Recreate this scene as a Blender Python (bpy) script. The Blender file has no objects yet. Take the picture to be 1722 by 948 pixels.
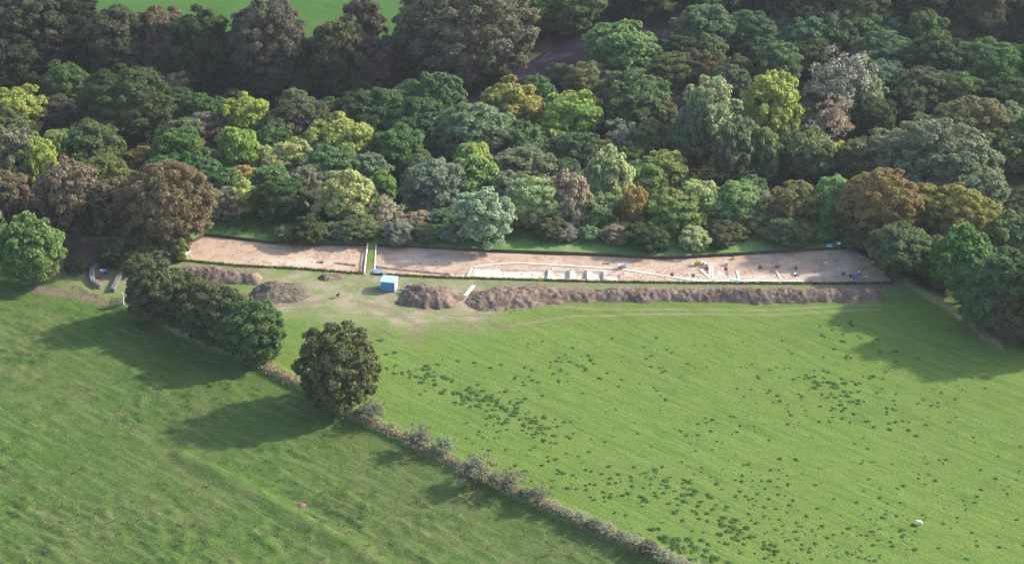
import bpy, math, random
import numpy as np
from mathutils import Vector

# ------------------------------------------------------------------ camera, light, exposure
SC = bpy.context.scene
COL = SC.collection
DEP = math.radians(28.0)
DIST = 350.0
F = 3505.0                                  # focal length in photo pixels (photo 1722 x 948)
CAM = np.array([0.0, -DIST * math.cos(DEP), DIST * math.sin(DEP)])
cd = bpy.data.cameras.new('camera')
cam = bpy.data.objects.new('camera', cd); COL.objects.link(cam)
cam.location = CAM
cam.rotation_euler = (math.pi / 2 - DEP, 0, 0)
cd.sensor_width = 36.0
cd.lens = 36.0 * F / 1722.0
cd.clip_start = 1.0
cd.clip_end = 6000.0
SC.camera = cam

SUN_EL, SUN_AZ = math.radians(29.5), math.radians(69)      # azimuth clockwise from +Y
W = bpy.data.worlds.new('World'); SC.world = W; W.use_nodes = True
wn = W.node_tree; wn.nodes.clear()
sky = wn.nodes.new('ShaderNodeTexSky'); sky.sky_type = 'NISHITA'; sky.sun_disc = False
sky.sun_elevation = SUN_EL; sky.sun_rotation = SUN_AZ
sky.air_density = 1.0; sky.dust_density = 2.0
bg = wn.nodes.new('ShaderNodeBackground'); bg.inputs['Strength'].default_value = 0.15
wo = wn.nodes.new('ShaderNodeOutputWorld')
wn.links.new(sky.outputs[0], bg.inputs[0]); wn.links.new(bg.outputs[0], wo.inputs[0])
sd = bpy.data.lights.new('sun', 'SUN'); sd.energy = 3.3; sd.angle = math.radians(2.2); sd.color = (1.0, 0.94, 0.84)
so = bpy.data.objects.new('sun', sd); COL.objects.link(so)
ldir = Vector((-math.cos(SUN_EL) * math.sin(SUN_AZ), -math.cos(SUN_EL) * math.cos(SUN_AZ), -math.sin(SUN_EL)))
so.rotation_euler = ldir.to_track_quat('-Z', 'Y').to_euler(); so.location = (100, 60, 120)
SC.view_settings.view_transform = 'Standard'; SC.view_settings.look = 'None'
SC.view_settings.exposure = 1.42; SC.view_settings.gamma = 1.0
SC.cycles.use_denoising = True
SC.cycles.max_bounces = 7; SC.cycles.diffuse_bounces = 4; SC.cycles.transparent_max_bounces = 4
SC.cycles.volume_bounces = 0; SC.cycles.transmission_bounces = 4
SC.cycles.caustics_reflective = False; SC.cycles.caustics_refractive = False

RNG = np.random.default_rng(7)
random.seed(7)

# ------------------------------------------------------------------ noise
def _hash(ix, iy, s):
    h = (ix.astype(np.int64) * 374761393 + iy.astype(np.int64) * 668265263 + s * 974634777) & 0x7fffffff
    h = ((h ^ (h >> 13)) * 1274126177) & 0x7fffffff
    return ((h ^ (h >> 16)) & 0xffff) / 65535.0
def vnoise(x, y, s=0):
    ix = np.floor(x); iy = np.floor(y); fx = x - ix; fy = y - iy
    fx = fx * fx * (3 - 2 * fx); fy = fy * fy * (3 - 2 * fy)
    a = _hash(ix, iy, s); b = _hash(ix + 1, iy, s); c = _hash(ix, iy + 1, s); d = _hash(ix + 1, iy + 1, s)
    return (a + (b - a) * fx) * (1 - fy) + (c + (d - c) * fx) * fy
def fbm(x, y, s=0, o=4):
    v = 0; a = 0.5; t = 0
    for k in range(o):
        v = v + a * vnoise(x, y, s + k * 17); t += a; a *= 0.5; x = x * 2.03 + 5.1; y = y * 2.03 + 3.7
    return v / t
def sstep(a, b, x):
    t = np.clip((x - a) / (b - a), 0, 1); return t * t * (3 - 2 * t)
def seg_dist(x, y, pts):
    x = np.asarray(x, float); y = np.asarray(y, float)
    best = np.full(np.broadcast(x, y).shape, 1e9); side = np.zeros_like(best); along = np.zeros_like(best); L = 0
    for (x0, y0), (x1, y1) in zip(pts[:-1], pts[1:]):
        dx, dy = x1 - x0, y1 - y0; l2 = dx * dx + dy * dy; l = math.sqrt(l2)
        t = np.clip(((x - x0) * dx + (y - y0) * dy) / l2, 0, 1)
        d = np.hypot(x - x0 - t * dx, y - y0 - t * dy)
        m = d < best
        side = np.where(m, np.sign(dx * (y - y0) - dy * (x - x0)), side)
        along = np.where(m, L + t * l, along); best = np.where(m, d, best); L += l
    return best, side, along

# ------------------------------------------------------------------ pixel -> place
def ray(u, v):
    r = np.array([0, math.cos(DEP), -math.sin(DEP)]) + np.array([1., 0, 0]) * (u - 861) / F - np.array([0, math.sin(DEP), math.cos(DEP)]) * (v - 474) / F
    return r
def flat(u, v, z=0.0):
    r = ray(u, v); t = (z - CAM[2]) / r[2]; p = CAM + t * r; return float(p[0]), float(p[1])
def pxm(p):                                  # photo pixels per metre at a place
    f = np.array([0, math.cos(DEP), -math.sin(DEP)])
    return F / float(np.dot(np.array(p) - CAM, f))

# ------------------------------------------------------------------ the lie of the land
FAR_PX = [(304, 431), (320, 405), (345, 392), (400, 398), (450, 405), (520, 408), (620, 409), (720, 413), (850, 420), (1000, 425), (1120, 431), (1180, 428), (1300, 421), (1430, 413), (1465, 432), (1506, 473)]
NEAR_PX = [(304, 437), (400, 446), (500, 451), (620, 460), (750, 466), (860, 469), (1000, 473), (1150, 475), (1300, 476), (1506, 476)]
FARP = np.array([flat(*p) for p in FAR_PX]); NEARP = np.array([flat(*p) for p in NEAR_PX])
TX0, TX1 = NEARP[0, 0], NEARP[-1, 0]
def yn_raw(x): return np.interp(x, np.r_[TX0 - 14, NEARP[:, 0], TX1 + 14], np.r_[4, NEARP[:, 1], 4])
def yf_raw(x): return np.interp(x, np.r_[TX0 - 14, FARP[:, 0], TX1 + 14], np.r_[14, FARP[:, 1], 14])
RIVER = [(-400, 60), (-200, 92), (-140, 99), (-80, 103), (-40, 109), (-12, 118), (9, 134), (24, 152), (52, 170), (90, 184), (160, 196), (400, 215)]
HEDGE_PX = [(425, 612), (500, 652), (590, 703), (700, 752), (800, 803), (900, 850), (1000, 893), (1100, 936), (1250, 1000), (1500, 1110)]
HEDGE = [flat(*p) for p in HEDGE_PX]
HEDGE_UP = [flat(205, 515), flat(300, 560)] + HEDGE            # the boundary goes on under the hedge trees
CREST_X = [-400, -120, -95, -70, -58, -50, -30, 0, 30, 50, 62, 75, 90, 120, 400]
CREST_Y = [60, 50, 44, 36, 27, 22.3, 20.6, 19.6, 18.8, 19.2, 21, 21, 24, 30, 30]
def crest(x): return np.interp(x, CREST_X, CREST_Y)
def H(x, y, fine=False):
    x = np.asarray(x, float); y = np.asarray(y, float)
    s = y - crest(x)
    z = -14.5 * (1 - np.exp(-(np.clip(s, 0, None) / 23) ** 1.15))
    z = z + 0.5 * np.exp(-((s + 0.5) / 2.2) ** 2) * sstep(-75, -50, x) * (1 - sstep(58, 72, x))     # low bank along the crest
    d, side, _ = seg_dist(x, y, RIVER)
    z = z - 2.0 * np.exp(-(d / 8.5) ** 2) + np.where(side > 0, 5.5 * sstep(9, 55, d), 0)
    wild = sstep(3, 22, s)
    z = z + wild * 1.6 * (fbm(x / 22, y / 22, 3, 2) - 0.5)
    near = 1 - sstep(-18, -4, y)
    z = z + near * 1.6 * (fbm(x / 45 + 3, y / 45, 9, 2) - 0.5)
    hd, hs, ha = seg_dist(x, y, HEDGE_UP)
    z = z + 0.75 * np.exp(-(hd / 1.5) ** 2)
    pit = np.exp(-(np.clip(np.abs(x - PITC[0]) - 2.6, 0, 9) / 0.3) ** 2) * np.exp(-(np.clip(np.abs(y - PITC[1]) - 3.0, 0, 9) / 0.3) ** 2)
    z = z - 0.7 * pit
    if fine:
        left = (hs < 0)
        rough = np.where(left, sstep(0.8, 5, hd), 0) * (1 - sstep(2, 8, y))
        a = math.radians(-40); xr = x * math.cos(a) + y * math.sin(a); yr = -x * math.sin(a) + y * math.cos(a)
        tuss = fbm(xr / 1.9, yr / 0.8, 21, 3)
        big = fbm(x / 11, y / 11, 31, 2)
        z = z + rough * (0.46 * np.clip(tuss - 0.45, 0, 1) * (0.25 + 1.8 * np.clip(big - .28, 0, 1)) * 2.0)
        z = z + rough * (0.5 * np.exp(-((seg_dist(x, y, FURROW)[0]) / 1.3) ** 2) - 0.35 * np.exp(-((seg_dist(x, y, FURROW2)[0]) / 1.5) ** 2))
        field = np.where(~left, 1.0, 0.0) * (1 - sstep(-8, 0, y))
        z = z + field * (0.05 * (fbm(xr / 4.0, yr / 1.1, 41, 3) - 0.5) + .12 * (fbm(x / 7, y / 7, 43, 3) - .5))
        z = z + 0.05 * (fbm(x / 1.5, y / 1.5, 51, 2) - 0.5)
    return z
PITC = flat(140, 421)
FURROW = [flat(300, 770), flat(440, 838), flat(520, 885), flat(650, 960)]
FURROW2 = [flat(470, 825), flat(560, 872), flat(700, 948)]
def Hs(x, y): return float(H(np.array([x]), np.array([y]))[0])
_T = np.arange(225, 1100, 0.5)
def at(u, v, h=0.0):                         # first place along the sight line that lies h above the ground
    r = ray(u, v); P = CAM[None, :] + _T[:, None] * r[None, :]
    g = P[:, 2] - (H(P[:, 0], P[:, 1]) + h)
    k = int(np.argmax(g <= 0)) if (g <= 0).any() else len(_T) - 1
    if k > 0:
        t = _T[k - 1] + 0.5 * g[k - 1] / max(1e-6, g[k - 1] - g[k])
    else: t = _T[k]
    p = CAM + t * r
    return Vector((float(p[0]), float(p[1]), Hs(p[0], p[1])))

# ------------------------------------------------------------------ materials
def lin(r, g, b):
    return tuple(((c / 255) / 12.92 if c / 255 <= 0.04045 else ((c / 255 + 0.055) / 1.055) ** 2.4) for c in (r, g, b))
class NT:
    def __init__(s, name):
        s.m = bpy.data.materials.new(name); s.m.use_nodes = True; s.t = s.m.node_tree; s.t.nodes.clear()
    def n(s, kind, **kw):
        o = s.t.nodes.new(kind)
        for k, v in kw.items(): setattr(o, k, v)
        return o
    def l(s, a, b): s.t.links.new(a, b)
    def noise(s, scale, detail=3, rough=0.55, vec=None, dist=0.0):
        o = s.n('ShaderNodeTexNoise'); o.inputs['Scale'].default_value = scale; o.inputs['Detail'].default_value = detail
        o.inputs['Roughness'].default_value = rough; o.inputs['Distortion'].default_value = dist
        if vec is not None: s.l(vec, o.inputs['Vector'])
        return o.outputs['Fac']
    def ramp(s, fac, stops):
        o = s.n('ShaderNodeValToRGB'); s.l(fac, o.inputs[0]); e = o.color_ramp.elements
        while len(e) < len(stops): e.new(0.5)
        for i, (p, c) in enumerate(stops):
            e[i].position = p; e[i].color = (*c, 1) if isinstance(c, tuple) else (c, c, c, 1)
        return o.outputs['Color']
    def mix(s, fac, a, b, blend='MIX'):
        o = s.n('ShaderNodeMix', data_type='RGBA', blend_type=blend)
        for v, i in ((fac, o.inputs[0]), (a, o.inputs[6]), (b, o.inputs[7])):
            if isinstance(v, tuple): i.default_value = (*v, 1)
            elif isinstance(v, (int, float)): i.default_value = v
            else: s.l(v, i)
        return o.outputs[2]
    def math(s, op, a, b=0.0, clamp=False):
        o = s.n('ShaderNodeMath', operation=op); o.use_clamp = clamp
        for v, i in ((a, o.inputs[0]), (b, o.inputs[1])):
            if isinstance(v, (int, float)): i.default_value = v
            else: s.l(v, i)
        return o.outputs[0]
    def attr(s, name):
        o = s.n('ShaderNodeAttribute'); o.attribute_name = name; return o.outputs['Fac']
    def coord(s, which='Object', scale=None, rot=None):
        o = s.n('ShaderNodeTexCoord').outputs[which]
        if scale or rot:
            m = s.n('ShaderNodeMapping', vector_type='TEXTURE'); s.l(o, m.inputs['Vector'])
            if scale: m.inputs['Scale'].default_value = scale
            if rot: m.inputs['Rotation'].default_value = rot
            o = m.outputs[0]
        return o
    def out(s, col, rough=0.9, spec=0.15, bump=None, bstr=0.5, bdist=0.1, metal=0.0):
        p = s.n('ShaderNodeBsdfPrincipled'); p.inputs['Roughness'].default_value = rough
        p.inputs['Specular IOR Level'].default_value = spec; p.inputs['Metallic'].default_value = metal
        if isinstance(col, tuple): p.inputs['Base Color'].default_value = (*col, 1)
        else: s.l(col, p.inputs['Base Color'])
        if bump is not None:
            b = s.n('ShaderNodeBump'); b.inputs['Strength'].default_value = bstr; b.inputs['Distance'].default_value = bdist
            s.l(bump, b.inputs['Height']); s.l(b.outputs[0], p.inputs['Normal'])
        o = s.n('ShaderNodeOutputMaterial'); s.l(p.outputs[0], o.inputs[0]); return s.m

def ground_material():
    t = NT('ground')
    co = t.coord('Object')
    streak = t.coord('Object', scale=(11.0, 1.0, 1.0), rot=(0, 0, math.radians(-40)))
    n1 = t.noise(0.035, 4, 0.6, co); n2 = t.noise(0.35, 4, 0.65, co); n3 = t.noise(1.25, 4, 0.72, streak); n4 = t.noise(2.6, 3, 0.7, co)
    past = t.mix(t.ramp(n1, [(0.3, 0.0), (0.7, 1.0)]), (0.068, 0.134, 0.025), (0.104, 0.150, 0.025))
    n5 = t.noise(0.09, 5, 0.65, co)
    past = t.mix(t.math('MULTIPLY', t.ramp(n3, [(0.40, 0.0), (0.66, 1.0)]), .75), past, (0.136, 0.192, 0.050))
    past = t.mix(t.ramp(n5, [(0.40, 0.0), (0.68, 0.8)]), past, (0.116, 0.153, 0.034))
    past = t.mix(t.math('MULTIPLY', t.ramp(n2, [(0.5, 0.0), (0.72, 1.0)]), 0.55), past, (0.062, 0.135, 0.024))
    past = t.mix(0.55, past, t.ramp(n4, [(0.25, 0.62), (0.75, 1.35)]), 'MULTIPLY')
    past = t.mix(t.math('MULTIPLY', t.ramp(n3, [(0.36, 1.0), (0.46, 0.0)]), .6), past, (0.080, 0.118, 0.030))
    rou = t.mix(t.ramp(n2, [(0.34, 0.0), (0.66, 1.0)]), (0.043, 0.084, 0.016), (0.088, 0.110, 0.033))
    rou = t.mix(t.ramp(n1, [(0.42, 0.0), (0.62, 0.75)]), rou, (0.048, 0.104, 0.017))
    rou = t.mix(t.math('MULTIPLY', t.ramp(n3, [(0.48, 0.0), (0.7, 1.0)]), 0.6), rou, (0.150, 0.155, 0.068))
    rou = t.mix(0.8, rou, t.ramp(n4, [(0.25, 0.6), (0.75, 1.4)]), 'MULTIPLY')
    c = t.mix(t.attr('rough'), past, rou)
    upper = t.mix(t.ramp(n3, [(0.35, 0.0), (0.7, 1.0)]), (0.040, 0.098, 0.020), (0.062, 0.124, 0.030))
    c = t.mix(t.attr('upper'), c, upper)
    lush = t.mix(t.ramp(n2, [(0.4, 0.0), (0.65, 1.0)]), (0.070, 0.175, 0.040), (0.165, 0.215, 0.090))  # bank grass tones, lifted to stand in for sunlight
    c = t.mix(t.attr('lush'), c, lush)
    worn = t.mix(t.ramp(n2, [(0.4, 0.0), (0.6, 1.0)]), (0.185, 0.200, 0.100), (0.270, 0.215, 0.150))
    c = t.mix(t.math('MULTIPLY', t.attr('worn'), t.ramp(n2, [(0.25, 0.55), (0.6, 1.0)])), c, worn)
    soil = t.mix(t.ramp(n4, [(0.35, 0.0), (0.65, 1.0)]), (0.120, 0.085, 0.062), (0.200, 0.145, 0.110))
    c = t.mix(t.math('MULTIPLY', t.attr('soil'), t.ramp(n2, [(0.25, 0.5), (0.55, 1.0)])), c, soil)
    dry = t.mix(t.ramp(n4, [(0.35, 0.0), (0.65, 1.0)]), (0.200, 0.180, 0.095), (0.400, 0.345, 0.215))
    c = t.mix(t.attr('dry'), c, dry)
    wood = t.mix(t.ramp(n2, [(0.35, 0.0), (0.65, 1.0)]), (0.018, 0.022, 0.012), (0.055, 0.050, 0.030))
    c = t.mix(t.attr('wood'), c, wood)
    bump = t.math('ADD', t.math('MULTIPLY', n4, 1.0), t.math('MULTIPLY', n3, 0.5))
    return t.out(c, 0.95, 0.05, bump, 0.6, 0.22)

def leaf_material(name, trans=0.5):
    t = NT(name)
    oi = t.n('ShaderNodeObjectInfo'); ge = t.n('ShaderNodeNewGeometry')
    v = t.n('ShaderNodeVectorMath', operation='ADD')
    t.l(t.coord('Object'), v.inputs[0])
    sc = t.n('ShaderNodeVectorMath', operation='SCALE'); sc.inputs[0].default_value = (37, 91, 53); t.l(oi.outputs['Random'], sc.inputs['Scale']); t.l(sc.outputs[0], v.inputs[1])
    big = t.noise(0.28, 2, 0.5, v.outputs[0])
    hsv = t.n('ShaderNodeHueSaturation'); t.l(oi.outputs['Color'], hsv.inputs['Color'])
    t.l(t.math('ADD', t.math('MULTIPLY', big, 0.13), 0.435), hsv.inputs['Hue'])
    t.l(t.math('ADD', t.math('MULTIPLY', ge.outputs['Random Per Island'], 0.75), 0.62), hsv.inputs['Value'])
    hsv.inputs['Saturation'].default_value = 1.0
    c = hsv.outputs[0]
    d = t.n('ShaderNodeBsdfPrincipled'); d.inputs['Roughness'].default_value = 0.75; d.inputs['Specular IOR Level'].default_value = 0.12
    t.l(c, d.inputs['Base Color'])
    tr = t.n('ShaderNodeBsdfTranslucent'); t.l(c, tr.inputs['Color'])
    mx = t.n('ShaderNodeMixShader'); mx.inputs[0].default_value = trans
    t.l(d.outputs[0], mx.inputs[1]); t.l(tr.outputs[0], mx.inputs[2])
    o = t.n('ShaderNodeOutputMaterial'); t.l(mx.outputs[0], o.inputs[0]); return t.m

def soil_material(name, a, b, scale=0.9):
    t = NT(name); co = t.coord('Object')
    n1 = t.noise(scale, 5, 0.65, co); n2 = t.noise(scale * 5, 4, 0.7, co)
    c = t.mix(t.ramp(n1, [(0.3, 0.0), (0.7, 1.0)]), a, b)
    c = t.mix(0.8, c, t.ramp(n2, [(0.25, 0.6), (0.75, 1.4)]), 'MULTIPLY')
    return t.out(c, 0.95, 0.05, n2, 0.8, 0.12)

def floor_material():
    t = NT('trench_soil'); co = t.coord('Object'); st = t.coord('Object', scale=(4, .8, 1))
    n1 = t.noise(0.12, 4, 0.6, co); n2 = t.noise(0.9, 5, 0.7, co); n3 = t.noise(0.5, 4, 0.65, st); n4 = t.noise(3.5, 3, 0.7, co)
    c = t.mix(t.ramp(n1, [(0.35, 0.0), (0.65, 1.0)]), (0.345, 0.243, 0.172), (0.400, 0.288, 0.194))
    c = t.mix(t.math('MULTIPLY', t.ramp(n3, [(0.48, 0.0), (0.7, 1.0)]), 0.55), c, (0.390, 0.340, 0.310))
    c = t.mix(t.math('MULTIPLY', t.ramp(n2, [(0.55, 0.0), (0.75, 1.0)]), 0.5), c, (0.260, 0.170, 0.125))
    c = t.mix(t.math('MULTIPLY', t.attr('pale'), 0.75), c, t.mix(t.ramp(n2, [(0.4, 0.0), (0.6, 1.0)]), (0.62, 0.53, 0.41), (0.50, 0.47, 0.46)))
    st_ = t.noise(0.32, 4, 0.7, co, .6)
    c = t.mix(t.math('MULTIPLY', t.ramp(st_, [(0.52, 0.0), (0.62, 1.0)]), .7), c, (0.300, 0.175, 0.120))
    c = t.mix(t.math('MULTIPLY', t.ramp(st_, [(0.30, 1.0), (0.40, 0.0)]), .6), c, (0.600, 0.480, 0.350))
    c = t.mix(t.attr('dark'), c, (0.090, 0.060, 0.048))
    c = t.mix(0.7, c, t.ramp(n4, [(0.25, 0.7), (0.75, 1.3)]), 'MULTIPLY')
    return t.out(c, 0.95, 0.05, n4, 0.6, 0.08)

def plain(name, col, rough=0.6, spec=0.3, var=0.15, scale=6.0, metal=0.0):
    t = NT(name); n = t.noise(scale, 3, 0.6, t.coord('Object'))
    c = t.mix(1.0, col, t.ramp(n, [(0.25, 1 - var), (0.75, 1 + var)]), 'MULTIPLY')
    return t.out(c, rough, spec, n, 0.15, 0.02, metal)

def water_material():
    t = NT('river_water'); co = t.coord('Object', scale=(1.6, 1, 1), rot=(0, 0, 0.8))
    n = t.noise(0.7, 4, 0.6, co); n2 = t.noise(0.25, 5, 0.75, co)
    c = t.mix(t.ramp(n2, [(0.52, 0.0), (0.66, 1.0)]), (0.007, 0.006, 0.013), (0.034, 0.029, 0.050))  # water tones darkened to stand in for shade from the trees
    return t.out(c, 0.6, 0.06, n, 0.8, 0.2)

M = dict(
    ground=ground_material(), leaf=leaf_material('leaf'), twig=leaf_material('twig_leaf', 0.1), floor=floor_material(),
    bark=soil_material('bark', (0.075, 0.062, 0.048), (0.140, 0.120, 0.098), 1.2),
    section=soil_material('section_soil', (0.060, 0.040, 0.034), (0.110, 0.078, 0.062), 1.2),
    heap=soil_material('spoil_soil', (0.088, 0.060, 0.044), (0.225, 0.165, 0.128), 0.45),
    heap2=soil_material('weathered_spoil', (0.085, 0.070, 0.052), (0.155, 0.132, 0.098), 0.7),
    stone=soil_material('pale_stone', (0.110, 0.105, 0.095), (0.260, 0.250, 0.225), 1.5),
    palestone=soil_material('pale_rubble', (0.300, 0.240, 0.190), (0.520, 0.440, 0.350), 2.0),
    board=plain('pale_board', (0.62, 0.56, 0.45), 0.8, 0.1, 0.2, 3.0),
    water=water_material(),
    blue=plain('blue_sheet', (0.070, 0.260, 0.560), 0.5, 0.3), paleblue=plain('pale_blue_sheet', (0.34, 0.52, 0.66), 0.55, 0.3),
    white=plain('white_sheet', (0.72, 0.74, 0.76), 0.5, 0.3), red=plain('red_plastic', (0.48, 0.045, 0.04), 0.5, 0.3),
    yellow=plain('yellow_plastic', (0.60, 0.40, 0.03), 0.5, 0.3), orange=plain('orange_plastic', (0.55, 0.22, 0.04), 0.5, 0.3),
    teal=plain('teal_sheet', (0.05, 0.38, 0.40), 0.5, 0.3), black=plain('black_plastic', (0.018, 0.02, 0.024), 0.5, 0.3),
    steel=plain('galvanised_steel', (0.42, 0.43, 0.45), 0.4, 0.5, 0.2, 4, 0.6), slate=plain('slate_blue_sheet', (0.11, 0.24, 0.42), 0.5, 0.3),
    wood=plain('weathered_wood', (0.20, 0.165, 0.125), 0.85, 0.1, 0.3, 5), wool=plain('wool', (0.62, 0.60, 0.54), 0.95, 0.0, 0.15, 9),
    redsoil=soil_material('red_soil', (0.13, 0.07, 0.062), (0.19, 0.11, 0.10), 3.0),
)

# ------------------------------------------------------------------ object helpers
def tag(o, label=None, cat=None, group=None, kind=None):
    if label: o['label'] = label
    if cat: o['category'] = cat
    if group: o['group'] = group
    if kind: o['kind'] = kind
    return o
def link(name, me, mat=None, parent=None):
    o = bpy.data.objects.new(name, me); COL.objects.link(o)
    if mat is not None and len(me.materials) == 0: me.materials.append(mat)
    if parent is not None: o.parent = parent
    return o
def empty(name, loc, rz=0, sc=None):
    o = bpy.data.objects.new(name, None); COL.objects.link(o); o.location = loc; o.rotation_euler = (0, 0, rz)
    if sc: o.scale = sc
    o.empty_display_size = 0.3
    return o
def npmesh(name, V, Fc, smooth=False):
    me = bpy.data.meshes.new(name); V = np.asarray(V, np.float32); Fc = np.asarray(Fc, np.int32)
    k = Fc.shape[1]
    me.vertices.add(len(V)); me.vertices.foreach_set('co', V.ravel())
    me.loops.add(Fc.size); me.loops.foreach_set('vertex_index', Fc.ravel())
    me.polygons.add(len(Fc)); me.polygons.foreach_set('loop_start', np.arange(0, Fc.size, k, dtype=np.int32))
    if smooth: me.polygons.foreach_set('use_smooth', np.ones(len(Fc), bool))
    me.update(calc_edges=True); me.validate()
    return me
def fattr(me, name, vals):
    a = me.attributes.new(name, 'FLOAT', 'POINT'); a.data.foreach_set('value', np.asarray(vals, np.float32).ravel())
class MB:
    def __init__(s): s.v = []; s.f = []
    def add(s, vs, fs):
        b = len(s.v); s.v += [tuple(p) for p in vs]; s.f += [tuple(b + i for i in q) for q in fs]; return s
    def box(s, c, d, rz=0.0, taper=1.0):
        cx, cy, cz = c; dx, dy, dz = d[0] / 2, d[1] / 2, d[2] / 2; ca, sa = math.cos(rz), math.sin(rz); P = []
        for z, k in ((-dz, 1.0), (dz, taper)):
            for x, y in ((-dx, -dy), (dx, -dy), (dx, dy), (-dx, dy)):
                P.append((cx + (x * ca - y * sa) * k, cy + (x * sa + y * ca) * k, cz + z))
        return s.add(P, [(3, 2, 1, 0), (4, 5, 6, 7), (0, 1, 5, 4), (1, 2, 6, 5), (2, 3, 7, 6), (3, 0, 4, 7)])
    def tube(s, pts, rs, n=6, cap=True):
        rings = []
        for i, p in enumerate(pts):
            p = Vector(p); a = Vector(pts[max(i - 1, 0)]); b = Vector(pts[min(i + 1, len(pts) - 1)])
            d = (b - a).normalized(); x = d.orthogonal().normalized()
            if abs(d.z) < 0.999: x = d.cross(Vector((0, 0, 1))).normalized()
            y = d.cross(x)
            r = rs[i] if isinstance(rs, (list, tuple)) else rs
            rings.append([p + x * math.cos(2 * math.pi * k / n) * r + y * math.sin(2 * math.pi * k / n) * r for k in range(n)])
        V = [q for r in rings for q in r]; Fc = []
        for i in range(len(pts) - 1):
            for k in range(n):
                Fc.append((i * n + k, i * n + (k + 1) % n, (i + 1) * n + (k + 1) % n, (i + 1) * n + k))
        if cap: Fc.append(tuple(range(n))[::-1]); Fc.append(tuple((len(pts) - 1) * n + k for k in range(n)))
        return s.add(V, Fc)
    def lathe(s, c, prof, n=12):
        V = []; Fc = []
        for r, z in prof:
            V += [(c[0] + r * math.cos(2 * math.pi * k / n), c[1] + r * math.sin(2 * math.pi * k / n), c[2] + z) for k in range(n)]
        for i in range(len(prof) - 1):
            for k in range(n): Fc.append((i * n + k, i * n + (k + 1) % n, (i + 1) * n + (k + 1) % n, (i + 1) * n + k))
        return s.add(V, Fc)
    def build(s, name, mat, parent=None, smooth=False):
        me = bpy.data.meshes.new(name); me.from_pydata(s.v, [], s.f); me.validate()
        if smooth: me.polygons.foreach_set('use_smooth', np.ones(len(me.polygons), bool))
        me.update(); return link(name, me, mat, parent)

# ------------------------------------------------------------------ ground sheet with the trench cut out of it
def axis(lo, hi, step, far):
    a = list(np.arange(lo, hi + 1e-6, step)); s = step
    left = []; right = []; x = a[0]
    while x > -far: s *= 1.25; x -= s; left.append(x)
    s = step; x = a[-1]
    while x < far: s *= 1.25; x += s; right.append(x)
    return np.array(left[::-1] + a + right)
XS = axis(-112, 112, 0.4, 1500)
YS = np.concatenate([axis(-100, 40, 0.4, 1500)[:0], [], ])
_y = list(np.arange(-100, 40.001, 0.4)); s_ = 0.4
while _y[0] > -1400: s_ *= 1.25; _y.insert(0, _y[0] - s_)
_y += list(np.arange(41, 200.1, 1.0)); s_ = 1.0
while _y[-1] < 1500: s_ *= 1.25; _y.append(_y[-1] + s_)
YS = np.array(_y)
JN = int(np.argmin(np.abs(YS - 4))); JF = int(np.argmin(np.abs(YS - 14))); JA = int(np.argmin(np.abs(YS + 8))); JB = int(np.argmin(np.abs(YS - 32)))
YN = yn_raw(XS); YF = np.maximum(yf_raw(XS), YN + 0.3)
X = np.repeat(XS[:, None], len(YS), 1); Y = np.repeat(YS[None, :], len(XS), 0).copy()
for i in range(len(XS)):
    Y[i, JA:JB + 1] = np.interp(YS[JA:JB + 1], [YS[JA], YS[JN], YS[JF], YS[JB]], [YS[JA], YN[i], YF[i], YS[JB]])
inx = (XS >= TX0 - 0.2) & (XS <= TX1 + 0.2)
BAULK = (flat(614, 440)[0], flat(629, 440)[0])
inb = (XS >= BAULK[0]) & (XS <= BAULK[1])
I0, I1 = np.where(inx)[0][[0, -1]]; B0, B1 = np.where(inb)[0][[0, -1]]
Z = H(X, Y, True)
idx = np.arange(X.size).reshape(X.shape)
q = np.stack([idx[:-1, :-1], idx[1:, :-1], idx[1:, 1:], idx[:-1, 1:]], -1)
keep = np.ones(q.shape[:2], bool)
keep[I0:I1, JN:JF] = False
keep[B0:B1, JN:JF] = True
me = npmesh('ground', np.stack([X, Y, Z], -1).reshape(-1, 3), q[keep], True)
hd, hs, ha = seg_dist(X, Y, HEDGE_UP)
s_c = Y - crest(X)
rd, rs_, _ = seg_dist(X, Y, RIVER)
rough = np.where(hs < 0, 1.0, 0.0) * (1 - sstep(14, 20, Y)) * sstep(0.3, 1.6, hd)
RB = [flat(1490, 455), flat(1530, 480), flat(1600, 520), flat(1660, 570), flat(1722, 605), flat(1900, 700)]     # wood edge on the sunny field's far side
rbd, rbs, _ = seg_dist(X, Y, RB)
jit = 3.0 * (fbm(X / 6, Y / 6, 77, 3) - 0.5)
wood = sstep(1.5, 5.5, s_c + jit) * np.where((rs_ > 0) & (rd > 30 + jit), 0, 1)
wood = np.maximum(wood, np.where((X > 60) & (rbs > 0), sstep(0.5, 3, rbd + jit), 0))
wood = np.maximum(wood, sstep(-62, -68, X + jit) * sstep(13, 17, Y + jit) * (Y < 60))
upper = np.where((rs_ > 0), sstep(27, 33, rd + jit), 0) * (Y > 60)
lush = sstep(-3.5, -1.5, Y - np.where((X > TX0) & (X < TX1), 0, 0) - YF[:, None] - 1.0) * (1 - sstep(4, 8, s_c)) * ((X > TX0 - 2) & (X < TX1 - 4)) * (Y > YF[:, None])  # grassy bank strip whose colour imitates sun falling on it
WORN = [(flat(440, 512), 4.0), (flat(560, 500), 5), (flat(640, 500), 6.0), (flat(740, 505), 7), (flat(770, 490), 5), (flat(690, 535), 3.5), (flat(560, 480), 4), (flat(500, 470), 4), (flat(640, 470), 4), (flat(780, 520), 4), (flat(600, 515), 6), (flat(680, 515), 6), (flat(470, 505), 5), (flat(185, 465), 5), (flat(230, 440), 6), (flat(150, 450), 5)]
worn = np.zeros_like(X)
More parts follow.
